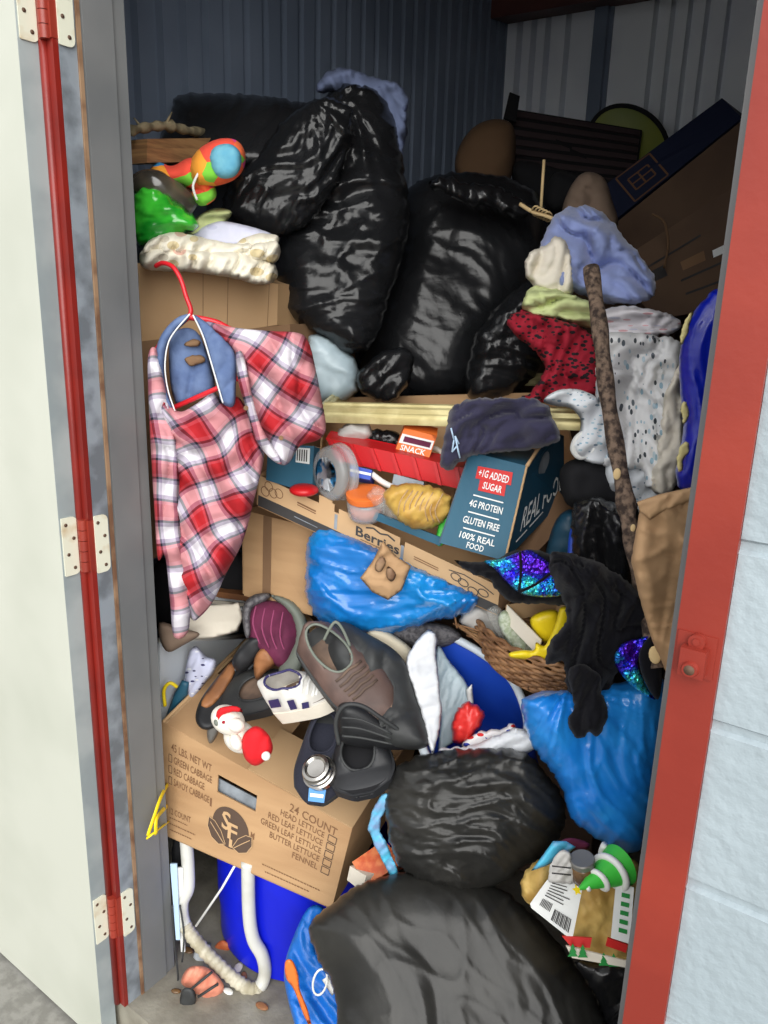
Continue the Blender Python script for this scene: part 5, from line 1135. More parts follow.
# santa
t = thing('santa_toy', 'small plush santa with red hat and white pompom lying on the carton', 'toy', at=P(242, 735, 1.33))
def E3(px, py, h, rx, ry, rz, rot, m_, nm, n=12, par=None, dz=None):
    """ellipsoid: rx, ry px half-sizes on screen turned by rot degrees, rz metres deep"""
    c = P(px, py, h); k = mpp(px, py, h); f = (EYE - c).normalized(); r_ = f.cross(Vector((0, 0, 1))).normalized() * -1; u = r_.cross(f).normalized() * 1
    if u.z < 0: u = -u
    a = math.radians(rot); ax_ = r_ * math.cos(a) + u * math.sin(a); ay_ = -r_ * math.sin(a) + u * math.cos(a)
    mb = MB(); mb.ell(c, ax_ * rx * k, ay_ * ry * k, f * rz, n); return mb.build(nm, m_, par or t)
body = E3(240, 737, 1.335, 17, 15, .03, -40, M['santawhite'], 'body')
head = E3(228, 720, 1.325, 18, 14, .032, -35, M['santawhite'], 'head')
E3(217, 722, 1.305, 3.2, 4, .008, 0, M['greyrub'], 'eye', 8); E3(224, 722, 1.30, 2.6, 2.4, .006, 0, M['redprint'], 'nose', 8)
puff('scarf', M['santared'], [(216, 716), (220, 708), (236, 706), (243, 712), (232, 712), (222, 716), (219, 724)], 1.305, .008, sp=2.4, parent=t)
puff('hat', M['santared'], [(242, 748), (244, 734), (256, 726), (268, 734), (273, 748), (268, 758), (256, 766), (246, 760)], 1.305, .03, sp=2.6, disp=d_fold(60, 40, .003, .3, 2), parent=t)
E3(236, 742, 1.305, 6, 9, .012, 20, M['santawhite'], 'hat_trim', 8)
E3(266, 756, 1.275, 4.6, 4.6, .007, 0, M['white'], 'pompom', 9)
E3(236, 725, 1.30, 9, 7, .012, -20, M['santawhite'], 'beard', 8)

# ================================================================== LEFT GAP BEHIND THE CARTON
t = thing('white_bin', 'pale grey plastic bin with small holes behind the lettuce carton', 'bin', at=P(205, 680, 1.6))
a, b_, c, d = P(160, 640, 1.53), P(246, 636, 1.80), P(246, 676, 1.80), P(160, 725, 1.52)
mb = MB(); mb.slab([a, b_, c, d], .005); mb.build('back_wall', M['palebox'], t, smooth=False)
mb = MB(); mb.tube([a, b_], .007, 8); mb.build('lip', M['white'], t)
for px, py in ((169, 658), (177, 655), (168, 672)):
    mb = MB(); cc_ = P(px, py, 1.545 + (px - 160) * .0031); f = (EYE - cc_).normalized(); mb.tube([cc_ - f * .004, cc_ + f * .001], .0028, 10); mb.build('rivet', M['rubber'], t)
o = puff('pale_cloth', M['beige'], [(160, 640), (160, 622), (180, 628), (200, 634), (182, 646), (168, 652)], 1.50, .02, sp=3, disp=d_lump(20, .004, 2)); tag(o, 'beige cloth end under the shirt hem beside the jamb', 'cloth')
mb = MB(); pts = [(172, 642), (180, 624), (200, 606), (238, 602), (243, 616), (238, 632), (214, 638)]
o = puff('paper_sheet', M['cream'], pts, 1.55, .004, Tb=.003, sp=4, curve=False); tag(o, 'cream paper sheet with a notch below the plaid shirt hem', 'paper')
for k, (mt, y) in enumerate((('teal', 598), ('yellow', 602), ('zinc', 606), ('greyrub', 610))):
    mb = MB(); mb.slab([P(206, y - 2, 1.64), P(248, y + 2, 1.68), P(248, y + 5, 1.68), P(206, y + 1, 1.64)], .09, toward=Vector((0, 0, 5))); o = mb.build('booklet', M['palebox'] if mt in ('teal', 'zinc') else M['cream'] if mt == 'yellow' else M[mt], smooth=False)
    tag(o, ('topmost thin pale booklet of the small stack left of the maroon boot', 'cream booklet second from the top of the small stack', 'grey booklet third from the top of the small stack', 'lowest booklet, grey-green, of the small stack')[k], 'booklet', None)
mb = MB(); mb.slab([P(206, 590, 1.66), P(262, 598, 1.62), P(262, 603, 1.62), P(206, 596, 1.66)], .08, toward=Vector((0, 0, 5))); tag(mb.build('wooden_strip', M['tan'], smooth=False), 'brown wooden slat across the gap over the booklets', 'wood')
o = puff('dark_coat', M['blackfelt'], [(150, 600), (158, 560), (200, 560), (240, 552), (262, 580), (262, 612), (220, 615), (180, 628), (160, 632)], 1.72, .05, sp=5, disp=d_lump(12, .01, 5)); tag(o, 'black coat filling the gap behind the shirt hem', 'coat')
o = puff('canvas_shoe', M['sneakprint'], [(184, 690), (188, 656), (196, 646), (206, 656), (216, 660), (214, 672), (204, 684), (192, 700)], 1.56, .03, sp=2.8, disp=d_fold(60, 30, .006, .5, 3)); tag(o, 'lilac and white patterned sneaker inside the pale grey bin', 'shoe')
o = puff('teal_folder', M['teal'], [(166, 716), (174, 694), (182, 680), (189, 682), (188, 694), (174, 712)], 1.53, .006, sp=3, curve=False); tag(o, 'teal folder corner sticking up behind the carton edge', 'folder')
mb = MB(); mb.tube(path([(165, 706, 1.505), (164, 690, 1.505), (170, 683, 1.505), (177, 687, 1.51)], 5), .004, 8); tag(mb.build('yellow_loop', M['yellow']), 'yellow plastic loop beside the teal folder', 'loop')
# yellow straps by the jamb
for pts in ([(148, 835, 1.31), (153, 820, 1.32), (161, 797, 1.36), (168, 784, 1.45)], [(147, 838, 1.31), (155, 832, 1.32), (168, 822, 1.42)], [(156, 834, 1.315), (157, 818, 1.32), (167, 806, 1.42)]):
    mb = MB(); mb.tube(path(pts, 5), .0045, 8, flat=.5); o = mb.build('yellow_strap', M['yellow'])
    tag(o, 'thin yellow strap poking out left of the lettuce carton', 'strap', 'yellow straps left of the carton')

# ================================================================== DRUM, HOSE AND LITTER AT THE FLOOR
g0 = onZ(300, 982, 0); cD = g0 + FWD * .20; cD.z = 0.002
t = thing('blue_bucket', 'wide royal blue plastic tub under the lettuce carton', 'tub', at=cD)
rg = lambda r, z: [cD + Vector((r * math.cos(a), r * math.sin(a), z)) for a in [2 * PI * i / 56 for i in range(56)]]
mb = MB(); mb.loft([rg(.01, 0), rg(.200, 0), rg(.212, .008), rg(.212, .10), rg(.216, .104), rg(.216, .285), rg(.210, .285), rg(.208, .11), rg(.20, .012), rg(.01, .010)]); mb.build('body', M['drum'], t, angle=35)
t = thing('drain_hose', 'white corrugated drain hose looping down in front of the blue tub', 'hose', at=onZ(240, 1000, 0))
seg = [(186, 838, 1.43), (188, 866, 1.42), (188, 888, 1.41), (182, 904, 1.40), (185, 925, 1.39), (202, 948, 1.365), (226, 972, 1.35), (248, 988, 1.34), (260, 986, 1.345), (265, 972, 1.355), (262, 955, 1.35), (253, 938, 1.35), (249, 912, 1.35), (248, 862, 1.35)]
p = path(seg, 12)
def ribs(p_, r, n, lo, hi, k=1.):
    return [r * (1 + .07 * math.sin(i * 2.2 * k) if lo <= i < hi else 1) for i in range(len(p_))]
def dense(p_, step):
    out = [p_[0]]; acc = 0
    for a_, b2 in zip(p_, p_[1:]):
        l = (b2 - a_).length; n_ = max(1, int(l / step))
        out += [a_.lerp(b2, j / n_) for j in range(1, n_ + 1)]
    return out
k1, k2 = 4 * 12, 8 * 12
mb = MB(); mb.tube(p[:k1 + 1], .0142, 18); mb.build('smooth_hose', M['hose'], t)
pd = dense(p[k1:k2 + 1], .0022); mb = MB(); mb.tube(pd, [.0142 + .0011 * math.sin(i * 1.25) for i in range(len(pd))], 18); mb.build('ribbed_hose', M['hosedirty'], t)
mb = MB(); mb.tube(p[k2:], .0142, 18); mb.build('smooth_hose', M['hose'], t)
mb = MB(); mb.tube([P(238, 860, 1.36), P(222, 888, 1.365), P(196, 926, 1.372)], .0026, 8); tag(mb.build('string', M['white']), 'straight white string slanting across the blue tub', 'string')
# slats / folded sunshade leaning at the jamb
for k, (a_, b2, mt, lab) in enumerate((((170, 864, 1.40), (176, 940, 1.37), 'paleblue', 'pale blue plastic slat nearest the gray door jamb'), ((176, 868, 1.405), (181, 952, 1.375), 'white', 'white plastic slat between the pale blue slat and the hose'))):
    A, B_ = P(*a_), P(*b2); w = P(a_[0] + 8, a_[1], a_[2]) - A; w = w * .85
    mb = MB(); mb.slab([A, A + w, B_ + w * .6, B_], .004); tag(mb.build('slat', M[mt], smooth=False), lab, 'slat')
mb = MB(); mb.tube(path([(172, 905, 1.38), (174, 940, 1.37), (178, 975, 1.36), (176, 990, 1.35)], 5), .002, 6); mb.tube(path([(180, 905, 1.38), (184, 935, 1.37), (182, 962, 1.36)], 5), .002, 6); tag(mb.build('wire', M['rubber']), 'thin dark wire hanging beside the jamb', 'wire')
o = puff('black_cloth_strip', M['blackfelt'], [(174, 838), (184, 840), (188, 862), (186, 882), (178, 884), (172, 864)], 1.45, .015, sp=3); tag(o, 'black cloth strip hanging beside the hose top', 'cloth')
o = puff('foam_slipper', M['coral'], [(181, 982), (188, 968), (202, 966), (214, 972), (224, 986), (218, 998), (204, 1000), (190, 990)], 1.33, .022, Tb=.015, sp=2.5, disp=d_fold(60, 30, .006, .8, 3)); tag(o, 'crumpled coral foam slipper on the concrete by the hose', 'slipper')
for a_, b2 in (((190, 990, 1.30), (212, 972, 1.31)), ((198, 997, 1.30), (218, 984, 1.31))):
    mb = MB(); mb.tube([P(*a_), P(*b2)], .003, 6); mb.build('dark_strap', M['rubber'], o)
o = puff('net_scrap', M['rubber'], [(180, 998), (184, 988), (194, 990), (196, 1002), (188, 1010), (181, 1007)], 1.30, .006, sp=3, disp=d_lump(60, .003, 3)); tag(o, 'small dark net scrap on the floor at the jamb', 'scrap')
o = puff('red_wrapper', M['orangebox'], [(214, 948), (222, 940), (232, 946), (230, 956), (218, 956)], 1.45, .01, sp=3, disp=d_lump(60, .004, 3)); tag(o, 'small crumpled rust-red wrapper behind the hose', 'wrapper')
o = puff('white_cup', M['palebox'], [(193, 958), (198, 948), (207, 952), (208, 966), (198, 970)], 1.42, .015, sp=3); tag(o, 'small grey-white cup on the floor behind the ribbed hose', 'cup')
for i, (px, py, mt) in enumerate(((188, 944, 'amber'), (238, 962, 'cream'), (244, 970, 'tan'), (205, 940, 'greyrub'), (228, 985, 'white'), (176, 985, 'amber'), (262, 1000, 'tan'))):
    c_ = onZ(px, py + 6, .004); mb = MB(); a_ = random.random() * 3; r_ = .006 + .004 * random.random()
    mb.ell(c_, (r_ * math.cos(a_) * 1.8, r_ * math.sin(a_) * 1.8, 0), (-r_ * math.sin(a_), r_ * math.cos(a_), 0), (0, 0, .003), 5)
    tag(mb.build('debris_chip', M[mt]), 'tiny chip of litter on the concrete near the hose', 'litter', 'litter chips on the concrete')

# ================================================================== LOWER RIGHT: BASKET, TUB, BAGS
o = puff('white_pipe', M['bread'], [(366, 632), (380, 628), (404, 642), (416, 656), (410, 668), (392, 658), (374, 646)], 1.42, .025, sp=3); tag(o, 'smooth off-white plastic tube end between the boot and grey wool', 'tube')
o = puff('grey_wool', M['grey'], [(380, 634), (400, 624), (430, 622), (454, 628), (462, 640), (440, 648), (420, 650), (400, 642)], 1.46, .035, sp=3, disp=d_lump(20, .005, 3)); tag(o, 'dark grey fuzzy wool blanket edge under the blue bag', 'blanket')
# blue storage tub, tipped to the left
t = thing('storage_tub', 'blue plastic storage tub with pale rim, tipped and lined with a white bag', 'tub', at=P(470, 760, 1.25))
rim = [(428, 628, 1.47), (452, 638, 1.45), (482, 655, 1.42), (508, 677, 1.38), (522, 704, 1.33), (526, 730, 1.28), (514, 752, 1.23), (480, 764, 1.20), (440, 760, 1.22), (424, 748, 1.24), (420, 700, 1.33), (420, 660, 1.41)]
R3 = catmull([P(*a_) for a_ in rim], 4); cen = sum(R3, Vector()) / len(R3); dn = Vector((.05, .06, -.20))
mb = MB(); L_ = []
for (k, dd) in ((1.0, 0), (.94, .35), (.88, .75), (.84, 1.0), (.02, 1.0)): L_.append([cen + (p_ - cen) * k + dn * dd for p_ in R3])
L2 = [[p_ + Vector((0, 0, -.004)) if i > 2 else cen + (p_ - cen) * 1.0 + (p_ - cen).normalized() * .005 + dn * dd for p_ in L_[i]] for i, dd in ((4, 1), (3, 1), (2, 0), (1, 0), (0, 0))]
L2 = [[p_ + (p_ - (cen + dn * .5)).normalized() * .005 for p_ in r] for r in reversed(L_)]
mb.loft(L_ + L2, caps=False, closed=True); mb.build('body', M['binblue'], t)
mb = MB(); mb.tube([p_ + (p_ - cen).normalized() * .003 for p_ in R3], .0085, 10, closed=True); mb.build('rim', M['binlip'], t)
o = bag('white plastic bag lining the left side of the blue tub', [(406, 664), (414, 645), (427, 630), (437, 636), (436, 656), (440, 690), (441, 720), (434, 752), (430, 750), (425, 728), (416, 698)], 1.30, .008, Tb=.004, k=3, seed=91, mt='whitefilm', name='white_plastic_bag', amp=.005, sp=2.2, dy=-.15, R=.006, ang=80, jit=.8)
o = bag('frosted inner fold of the white bag hanging inside the blue tub', [(437, 646), (450, 662), (466, 682), (474, 706), (466, 730), (452, 744), (438, 750), (440, 720), (436, 690)], 1.37, .010, Tb=.006, k=2, seed=92, mt='frostfilm', name='white_plastic_bag', amp=.006, sp=2.2, dy=-.12, R=.008, ang=70, jit=.8)
o = bag('crumpled red plastic bag inside the blue tub', [(452, 738), (454, 716), (462, 704), (476, 704), (486, 714), (480, 728), (470, 740), (456, 744)], 1.30, .035, k=3.5, seed=93, mt='redfilm', name='red_plastic_bag', amp=.010, sp=2.6)
o = bag('white packet printed red and blue beside the red bag', [(462, 746), (474, 732), (494, 730), (512, 724), (516, 734), (494, 744), (474, 752)], 1.27, .02, k=3, seed=94, mt='wrapprint', name='printed_packet', cat='packet', amp=.005, sp=2.6)
o = bag('white plastic bag edge folded over the front of the blue tub', [(440, 748), (470, 746), (500, 734), (520, 728), (534, 740), (532, 752), (500, 758), (460, 760), (440, 758)], 1.235, .02, k=3, seed=95, mt='whitefilm', name='white_plastic_bag', amp=.009, sp=2.6)
o = puff('white_card', M['white'], [(466, 690), (472, 684), (474, 708), (468, 708)], 1.36, .004, sp=3, curve=False); tag(o, 'narrow white card standing behind the red bag', 'card')

# wicker basket
c = P(538, 636, 1.36); axx = P(604, 668, 1.24) - c; ayy = P(500, 652, 1.27) - P(545, 622, 1.46); ayy = ayy * .5
up = axx.cross(ayy).normalized(); up = up if up.z > 0 else -up
t = thing('wicker_basket', 'shallow brown wicker basket half covered by black velvet', 'basket', at=c - up * .07)
def be(a_, k, z): return c + axx * (math.cos(a_) * k) + ayy * (math.sin(a_) * k) + up * z
nS = 132
for r_i in range(8):
    zz = -.010 - .0075 * r_i; kk = 1.0 - .030 * r_i
    mb = MB(); mb.tube([be(2 * PI * i / nS, kk * (1 + .022 * (1 if ((i // 3 + r_i) % 2) else -1)), zz) for i in range(nS)], .0038, 6, closed=True); mb.build('woven_strand', M['wicker'], t)
for z0 in (0, .006):
    mb = MB(); pts = [be(2 * PI * i / 160, 1.01 + .012 * math.sin(i * .9 + z0 * 500), z0 + .002 * math.cos(i * .9 + z0 * 500)) for i in range(160)]; mb.tube(pts, .0042, 7, closed=True); mb.build('rim', M['wicker'], t)
mb = MB()
for k in range(44):
    a_ = 2 * PI * k / 44; mb.tube([be(a_, 1.0, .004), be(a_, .9, -.035), be(a_, .76, -.068)], .003, 6)
o = mb.build('stakes', M['wicker'], t); o['kind'] = 'stuff'
mb = MB(); mb.loft([[be(2 * PI * i / 40, k_, z_) for i in range(40)] for k_, z_ in ((.02, -.072), (.76, -.072), (.76, -.066), (.02, -.066))]); mb.build('base', M['wicker'], t)
for i in range(26):
    x0 = 452 + random.random() * 40; y0 = 620 + (x0 - 452) * .45 + random.random() * 10; ll = 26 + random.random() * 22; a_ = .35 + random.random() * .5
    h0 = 1.40 - (x0 - 452) * .0006 + random.random() * .015
    mb = MB(); mb.tube([P(x0, y0, h0), P(x0 + ll * .5, y0 + ll * .5 * a_ - 1.5, h0 - .014), P(x0 + ll, y0 + ll * a_, h0 - .03)], .0016 + random.random() * .0008, 5)
    tag(mb.build('reed', M['wicker'] if i % 3 else M['wood']), 'loose broken reed lying in the left half of the wicker basket', 'reed', 'broken reeds in the basket')
mb = MB(); mb.tube(path([(457, 628, 1.405), (455, 614, 1.405), (458, 604, 1.405)], 4), .002, 6); tag(mb.build('reed', M['wicker']), 'single reed sticking up at the basket left end', 'reed')
o = puff('mesh_packet', M['mesh_green'], [(498, 622), (504, 610), (514, 618), (532, 640), (540, 652), (528, 656), (510, 646)], 1.33, .012, sp=2.6, disp=d_lump(40, .004, 2)); tag(o, 'pale green speckled packet leaning in the basket', 'packet')
o = puff('clear_sleeve', M['pane'], [(486, 612), (498, 606), (510, 622), (524, 652), (512, 654), (498, 636)], 1.345, .006, sp=3, disp=d_bag(4, 3, None, .006)); tag(o, 'clear plastic sleeve beside the speckled packet', 'sleeve')
# white gift box with yellow contents
q = [P(507, 605, 1.33), P(541, 640, 1.26), P(539, 650, 1.26), P(505, 615, 1.33)]
v = P(560, 596, 1.38) - P(509, 603, 1.33); t = thing('white_box', 'small open white cardboard box standing in the basket', 'box', at=q[3])
for nm, cq in (('front_wall', q), ('side_wall', [q[0], q[0] + v, q[3] + v, q[3]]), ('back_wall', [q[0] + v, q[1] + v, q[2] + v, q[3] + v])):
    mb = MB(); dz = Vector((0, 0, -.012)); cq = [cq[0], cq[1], cq[2] + dz, cq[3] + dz]; mb.slab(cq, .0025); mb.build(nm, M['cream'] if nm == 'front_wall' else M['cardpale'], t, smooth=False)
o = puff('yellow_toy', M['yellow'], [(530, 620), (540, 612), (556, 610), (562, 622), (560, 640), (548, 644), (536, 636)], 1.295, .02, sp=2.6); tag(o, 'round yellow plastic toy inside the small white box', 'toy')
t = thing('yellow_star_toy', 'bright yellow plastic star toy lying over the basket edge', 'toy', at=P(545, 650, 1.2))
puff('plate', M['yellow'], [(550, 636), (556, 622), (560, 608), (568, 607), (570, 616), (566, 632), (560, 642), (562, 650), (556, 660), (545, 662), (530, 660), (512, 658), (509, 653), (522, 650), (534, 650), (536, 642), (544, 646)], 1.245, .013, R=.008, sp=2.3, parent=t)

# velvet costume with sequinned panels, draped over basket and blue bag
t = thing('velvet_costume', 'black velvet costume with iridescent purple sequin panels over the basket', 'costume', at=P(590, 680, 1.1))
v1 = puff('hat_brim', M['velvet'], [(454, 560), (470, 562), (492, 560), (512, 552), (536, 550), (560, 558), (590, 566), (600, 584), (596, 604), (572, 606), (540, 604), (512, 602), (496, 590), (488, 578), (470, 572)], 1.25, .035, R=.022, sp=3, disp=lambda U, V: d_fold(-25, 14, .008, 1.2, 3)(U, V) + d_bag(2, 5, None, .008, -25)(U, V), parent=t, dx=-.05, jit=1.5)
puff('sequin_panel', M['sequin'], [(484, 561), (500, 559), (526, 550), (540, 556), (556, 570), (567, 590), (560, 596), (540, 597), (520, 593), (506, 582), (496, 570)], 1.205, .012, R=.012, sp=2.4, disp=d_fold(-30, 30, .004, .8, 5), parent=t, dx=-.05)
mb = MB(); mb.tube(path([(520, 552, 1.19), (521, 570, 1.185), (519, 592, 1.18)], 4), .0024, 6); mb.tube(path([(519, 592, 1.18), (536, 584, 1.175), (552, 572, 1.175)], 4), .0024, 6); mb.build('seam', M['velvet'], t)
puff('body', M['velvet'], [(560, 552), (594, 560), (616, 574), (636, 588), (650, 602), (654, 622), (648, 642), (628, 648), (618, 668), (610, 692), (602, 710), (596, 720), (576, 716), (570, 700), (566, 680), (564, 662), (546, 664), (550, 642), (566, 622), (566, 606), (560, 596), (552, 576), (550, 556)], 1.12, .05, Tb=.05, R=.03, sp=2.4, disp=lambda U, V: d_fold(80, 13, .014, 1.4, 9)(U, V) + d_bag(1.5, 5, None, .012, 70)(U, V), parent=t, jit=2.2)
puff('trailing_end', M['velvet'], [(568, 672), (582, 664), (600, 676), (602, 694), (607, 706), (606, 722), (597, 737), (589, 732), (584, 738), (574, 736), (568, 722), (574, 704)], 1.05, .03, R=.018, sp=2.2, disp=lambda U, V: d_fold(85, 26, .009, 1, 4)(U, V) + d_bag(3, 5, None, .006, 80)(U, V), parent=t, jit=1.2)
puff('sequin_panel', M['sequin'], [(614, 660), (622, 644), (640, 638), (652, 634), (644, 650), (638, 664), (648, 690), (656, 700), (640, 692), (624, 678)], 1.06, .010, R=.008, sp=2.2, disp=d_fold(50, 30, .004, .8, 5), parent=t)
puff('side_wing', M['velvet'], [(640, 650), (652, 636), (660, 650), (662, 680), (658, 700), (648, 688), (640, 668)], 1.05, .015, sp=2.6, parent=t)
# paper bag
t = thing('paper_bag', 'crumpled brown paper bag beside the red door frame', 'bag', at=P(660, 640, 1.05))
puff('bag_body', M['kraft'], [(642, 500), (668, 492), (704, 486), (706, 560), (700, 640), (690, 690), (668, 676), (652, 640), (640, 600), (631, 562), (636, 530)], 1.02, .035, Tb=.10, R=.022, sp=3, disp=d_bag(1.6, 7, (-.02, -.15), .013), parent=t, curve=False, jit=.6)
puff('top_fold', M['kraft'], [(637, 502), (660, 494), (706, 484), (706, 498), (680, 506), (660, 514), (650, 520), (640, 512)], .985, .010, R=.006, sp=2.6, disp=d_bag(3, 3, None, .005), parent=t, curve=False)
# bright blue bag
bag('bright sky blue plastic bag bulging under the velvet costume', [(522, 700), (545, 692), (580, 690), (612, 684), (648, 676), (672, 690), (668, 760), (654, 820), (640, 850), (612, 850), (588, 832), (572, 820), (562, 788), (545, 762), (530, 740)], 1.13, .09, k=1.2, seed=101, mt='bluefilm', name='blue_plastic_bag', amp=.012, knot=(-.05, .12), Tb=.10, dy=-.02, sp=2.6, ang=-60)
# black bags in front
bag('crumpled grey-black garbage bag in front of the blue tub', [(384, 806), (388, 780), (404, 762), (432, 752), (480, 748), (520, 750), (545, 772), (562, 796), (566, 820), (556, 842), (545, 856), (520, 868), (500, 884), (460, 890), (420, 880), (396, 862), (388, 836)], 1.20, .10, k=1.7, seed=111, mt='blackdust', amp=.013, Tb=.10, dy=-.05, ang=-8, sp=2.4, jit=2.2)
bag('large dusty black garbage bag lying nearest the camera', [(310, 925), (330, 905), (356, 886), (392, 874), (440, 871), (480, 880), (512, 896), (544, 926), (570, 958), (592, 990), (606, 1022), (612, 1060), (600, 1110), (560, 1130), (470, 1140), (400, 1130), (350, 1100), (338, 1060), (336, 1010), (330, 980), (316, 956)], 1.06, .09, k=.7, seed=125, mt='blackdust', amp=.0065, Tb=.12, dy=-.10, ang=-50, sp=3, R=.10)
bag('black garbage bag corner squeezed between the biggest front bag and the frame', [(574, 962), (600, 962), (628, 960), (660, 970), (640, 1040), (610, 1080), (600, 1010), (588, 984)], 1.04, .04, k=2, seed=131, mt='blackfine', amp=.012, sp=3.4)
# blue woven shopping bag lower left
t = thing('woven_shopping_bag', 'blue woven shopping bag with an orange patch left of the front bag', 'bag', at=P(320, 1010, 1.25))
puff('bag_body', M['bag_ikea'], [(308, 908), (324, 908), (322, 930), (318, 952), (340, 980), (348, 1024), (350, 1080), (318, 1080), (300, 1040), (288, 1000), (284, 970), (292, 940)], 1.20, .03, Tb=.06, R=.02, sp=3, disp=d_bag(2.2, 9, None, .012), parent=t, dy=-.10)
puff('orange_patch', M['orange'], [(285, 962), (292, 960), (298, 974), (300, 990), (308, 1010), (312, 1030), (304, 1016), (294, 990), (286, 978)], 1.135, .006, R=.004, sp=2.4, parent=t)
mb = MB(); c_ = P(320, 982, 1.11); f = (EYE - c_).normalized(); mb.tube([c_ + (P(320 + 7 * math.cos(a_) - 2 * math.sin(a_), 982 + 13 * math.sin(a_), 1.11) - c_) for a_ in [2 * PI * i / 20 for i in range(20)]], .002, 6, closed=True); mb.build('white_ring_print', M['white'], t)
puff('white_tag', M['white'], [(322, 980), (328, 976), (338, 990), (332, 996)], 1.12, .003, sp=2.5, curve=False, parent=t)
# orange box and aqua ribbon behind the crumpled bag
t = thing('orange_packet', 'orange-red printed box with a white edge behind the crumpled bag', 'box', at=P(370, 870, 1.2))
q = [P(352, 862, 1.235), P(384, 840, 1.26), P(404, 862, 1.22), P(366, 886, 1.20)]; mb = MB(); mb.slab(q, .03); mb.build('printed_face', M['orangebox'], t, smooth=False)
q = [P(350, 866, 1.235), P(366, 876, 1.20), P(362, 892, 1.195), P(347, 880, 1.23)]; mb = MB(); mb.slab(q, .02); mb.build('white_edge', M['cream'], t, smooth=False)
o = puff('aqua_ribbon', M['aqua'], [(368, 830), (372, 810), (382, 794), (393, 792), (389, 806), (381, 818), (380, 832), (388, 846), (397, 868), (398, 880), (389, 874), (378, 852)], 1.185, .006, R=.004, sp=2, disp=d_bag(5, 3, None, .006), curve=False, jit=1); tag(o, 'crumpled aqua blue ribbon between the lettuce carton and crumpled bag', 'ribbon')
# noodle bag with festive band
t = thing('noodle_bag', 'clear bag of golden noodles with a red and green tree band', 'bag', at=P(570, 950, 1.07))
puff('noodles', M['noodle'], [(522, 892), (524, 872), (545, 858), (575, 856), (610, 858), (640, 866), (640, 960), (610, 966), (590, 960), (560, 930), (530, 905)], 1.07, .05, Tb=.10, R=.04, sp=3, disp=d_bag(3.2, 4, None, .009), parent=t, dy=-.05, jit=2)
def pt_px(x, y, h=1.0): return P(x, y, h)
q = [P(548, 878, 1.012), P(583, 884, 1.012), P(572, 940, .992), P(528, 906, 1.006)]; Q = quad(*q)
mb = MB(); poly(mb, Q, [(.05, .0), (.95, .0), (1, .08), (1, .92), (.93, 1), (.06, .98), (0, .9), (0, .06)], 0, 0.001)
mb.v = mb.v + []; 
for k in range(6): line(mb, Q, [(.16, .10 + .075 * k), (.16 + .6 * (.6 + .4 * random.random()), .11 + .075 * k)], .0016, 1, .0022)
for k in range(13): patch(mb, Q, .48 + .032 * k, .48 + .032 * k + (.018 if k % 3 else .026), .66, .92, 1, .0022)
for k in range(8): patch(mb, Q, .16 + .032 * k, .178 + .032 * k, .58, .78, 1, .0022)
lb = mb.build('white_label', [M['whiteink'], M['inkblack']], t, smooth=False)
o = puff('label_top', M['towelcloth'], [(548, 880), (552, 862), (561, 850), (570, 852), (573, 866), (576, 882), (560, 884)], 1.0, .008, R=.006, sp=2.2, disp=d_bag(5, 3, None, .008), parent=t, jit=1.2)
for k in range(2): 
    mb = MB(); mb.tube([P(552, 866 + 7 * k, .985), P(571, 868 + 7 * k, .985)], .0012, 5); mb.build('printed_line', M['inkblack'], o)
for q, nm in (([P(562, 936, .992), P(592, 938, .99), P(590, 948, .985), P(570, 946, .987)], 'l'), ([P(608, 938, .985), P(628, 945, .98), P(626, 953, .98), P(606, 946, .982)], 'r')):
    mb = MB(); mb.slab(q, .003); mb.build('red_band', M['redink'], t, smooth=False)
for x_, y_ in ((573, 953), (583, 954), (604, 962), (614, 963)):
    mb = MB(); Qc = quad(P(x_ - 5, y_ - 9, .978), P(x_ + 5, y_ - 9, .978), P(x_ + 5, y_ + 5, .972), P(x_ - 5, y_ + 5, .972))
    v2 = [(.5, 0), (.72, .30), (.62, .30), (.85, .62), (.70, .62), (1, .9), (0, .9), (.30, .62), (.15, .62), (.38, .30), (.28, .30)]
    pv = [Qc(s, tt) for s, tt in v2]; n = len(pv); mb.add(pv + [p_ - Qc.n * .002 for p_ in pv], [tuple(range(n)), tuple(range(2 * n - 1, n - 1, -1))] + [(i, (i + 1) % n, n + (i + 1) % n, n + i) for i in range(n)])
    mb.build('tree_print', M['darkgreen'], t, smooth=False)
q = [P(616, 884, .985), P(634, 888, .98), P(630, 944, .97), P(611, 938, .975)]; Q = quad(*q); mb = MB(); mb.slab(q, .002)
for k in range(5): patch(mb, Q, .35, .8, .12 + .16 * k, .20 + .16 * k, 1)
mb.build('side_label', [M['whiteink'], M['darkgreen']], t, smooth=False)
q = [P(590, 950, .985), P(640, 962, .975), P(640, 972, .97), P(586, 960, .98)]
mb = MB(); mb.slab([P(566, 946, .984), P(630, 962, .972), P(628, 968, .97), P(572, 958, .98)], .003); mb.build('cream_band', M['cream'], t, smooth=False)
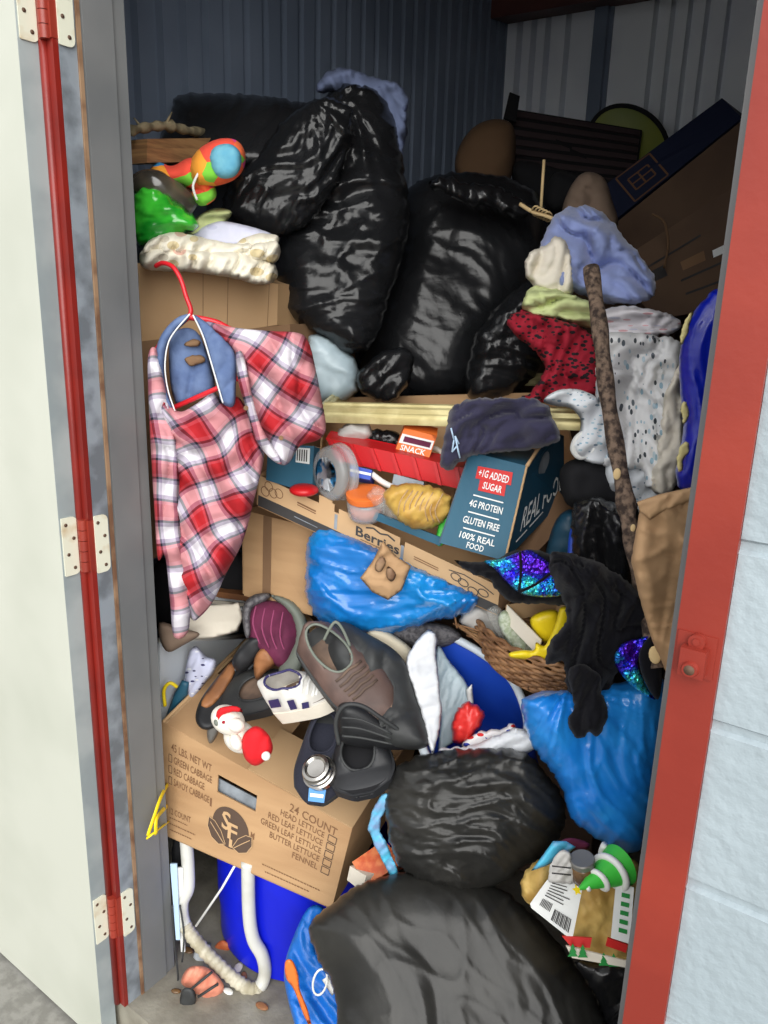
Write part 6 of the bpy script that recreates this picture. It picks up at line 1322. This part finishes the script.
# small amber jar, aqua cloth
c = P(583, 868, 1.0); up = Vector((-.1, -.2, 1)).normalized(); s1_ = up.orthogonal().normalized(); s2_ = up.cross(s1_); t = thing('honey_jar', 'small amber jar with a grey lid on the noodle bag', 'jar', at=c - up * .02)
rg = lambda r, z: [c + up * z + (s1_ * math.cos(a_) + s2_ * math.sin(a_)) * r for a_ in [2 * PI * i / 26 for i in range(26)]]
mb = MB(); mb.loft([rg(.013, -.026), rg(.018, -.022), rg(.0195, -.008), rg(.0185, .006), rg(.016, .010)]); mb.build('glass', M['amber'], t)
mb = MB(); mb.loft([rg(.0185, .010), rg(.0190, .018), rg(.0175, .020), rg(.006, .019)]); mb.build('lid', M['steelgrey'], t, angle=40)
o = puff('aqua_cloth', M['aqua'], [(531, 871), (542, 856), (553, 841), (566, 841), (576, 847), (562, 858), (546, 866)], 1.03, .010, sp=2.2, disp=d_fold(30, 40, .004, .5, 3), curve=False); tag(o, 'light blue striped cloth corner above the noodle bag', 'cloth')
o = puff('pink_ribbon', M['maroon'], [(552, 850), (562, 840), (574, 838), (590, 844), (584, 850), (568, 848)], 1.10, .006, sp=2.4); tag(o, 'thin maroon fabric edge behind the light blue cloth', 'cloth')
# spiral christmas tree
t = thing('spiral_tree_ornament', 'green cone christmas tree ornament with white spiral and yellow star', 'ornament', at=P(600, 880, 1.0))
a0, a1 = P(579, 889, .965), P(618, 866, 1.01); u = (a1 - a0); Lc = u.length; u.normalize(); s1_ = u.orthogonal().normalized(); s2_ = u.cross(s1_)
rg = lambda r, z: [a0 + u * z + (s1_ * math.cos(a_) + s2_ * math.sin(a_)) * r for a_ in [2 * PI * i / 30 for i in range(30)]]
mb = MB(); mb.loft([rg(.002, 0), rg(.032, Lc * 1.05)]); mb.build('cone', M['treegreen'], t, angle=40)
mb = MB(); pts = []; rs = []
for i in range(90):
    f_ = .14 + .90 * i / 89; a_ = i / 89 * 2 * PI * 2.6 + .6; r_ = .032 * f_; pts.append(a0 + u * (Lc * f_) + (s1_ * math.cos(a_) + s2_ * math.sin(a_)) * (r_ + .001)); rs.append(.0035 + .0028 * i / 89)
mb.tube(pts, rs, 9); mb.build('white_spiral', M['white'], t)
mb = MB(); st = []
f = (EYE - a0).normalized(); r1 = f.cross(u).normalized()
for k in range(10): a_ = 2 * PI * k / 10; r_ = .0085 if k % 2 == 0 else .004; st.append(a0 - u * .004 + (u * math.cos(a_) + r1 * math.sin(a_)) * r_)
mb.add([p_ + f * .002 for p_ in st] + [p_ - f * .002 for p_ in st], [tuple(range(10)), tuple(range(19, 9, -1))] + [(i, (i + 1) % 10, 10 + (i + 1) % 10, 10 + i) for i in range(10)]); mb.build('star', M['yellow'], t, smooth=False)
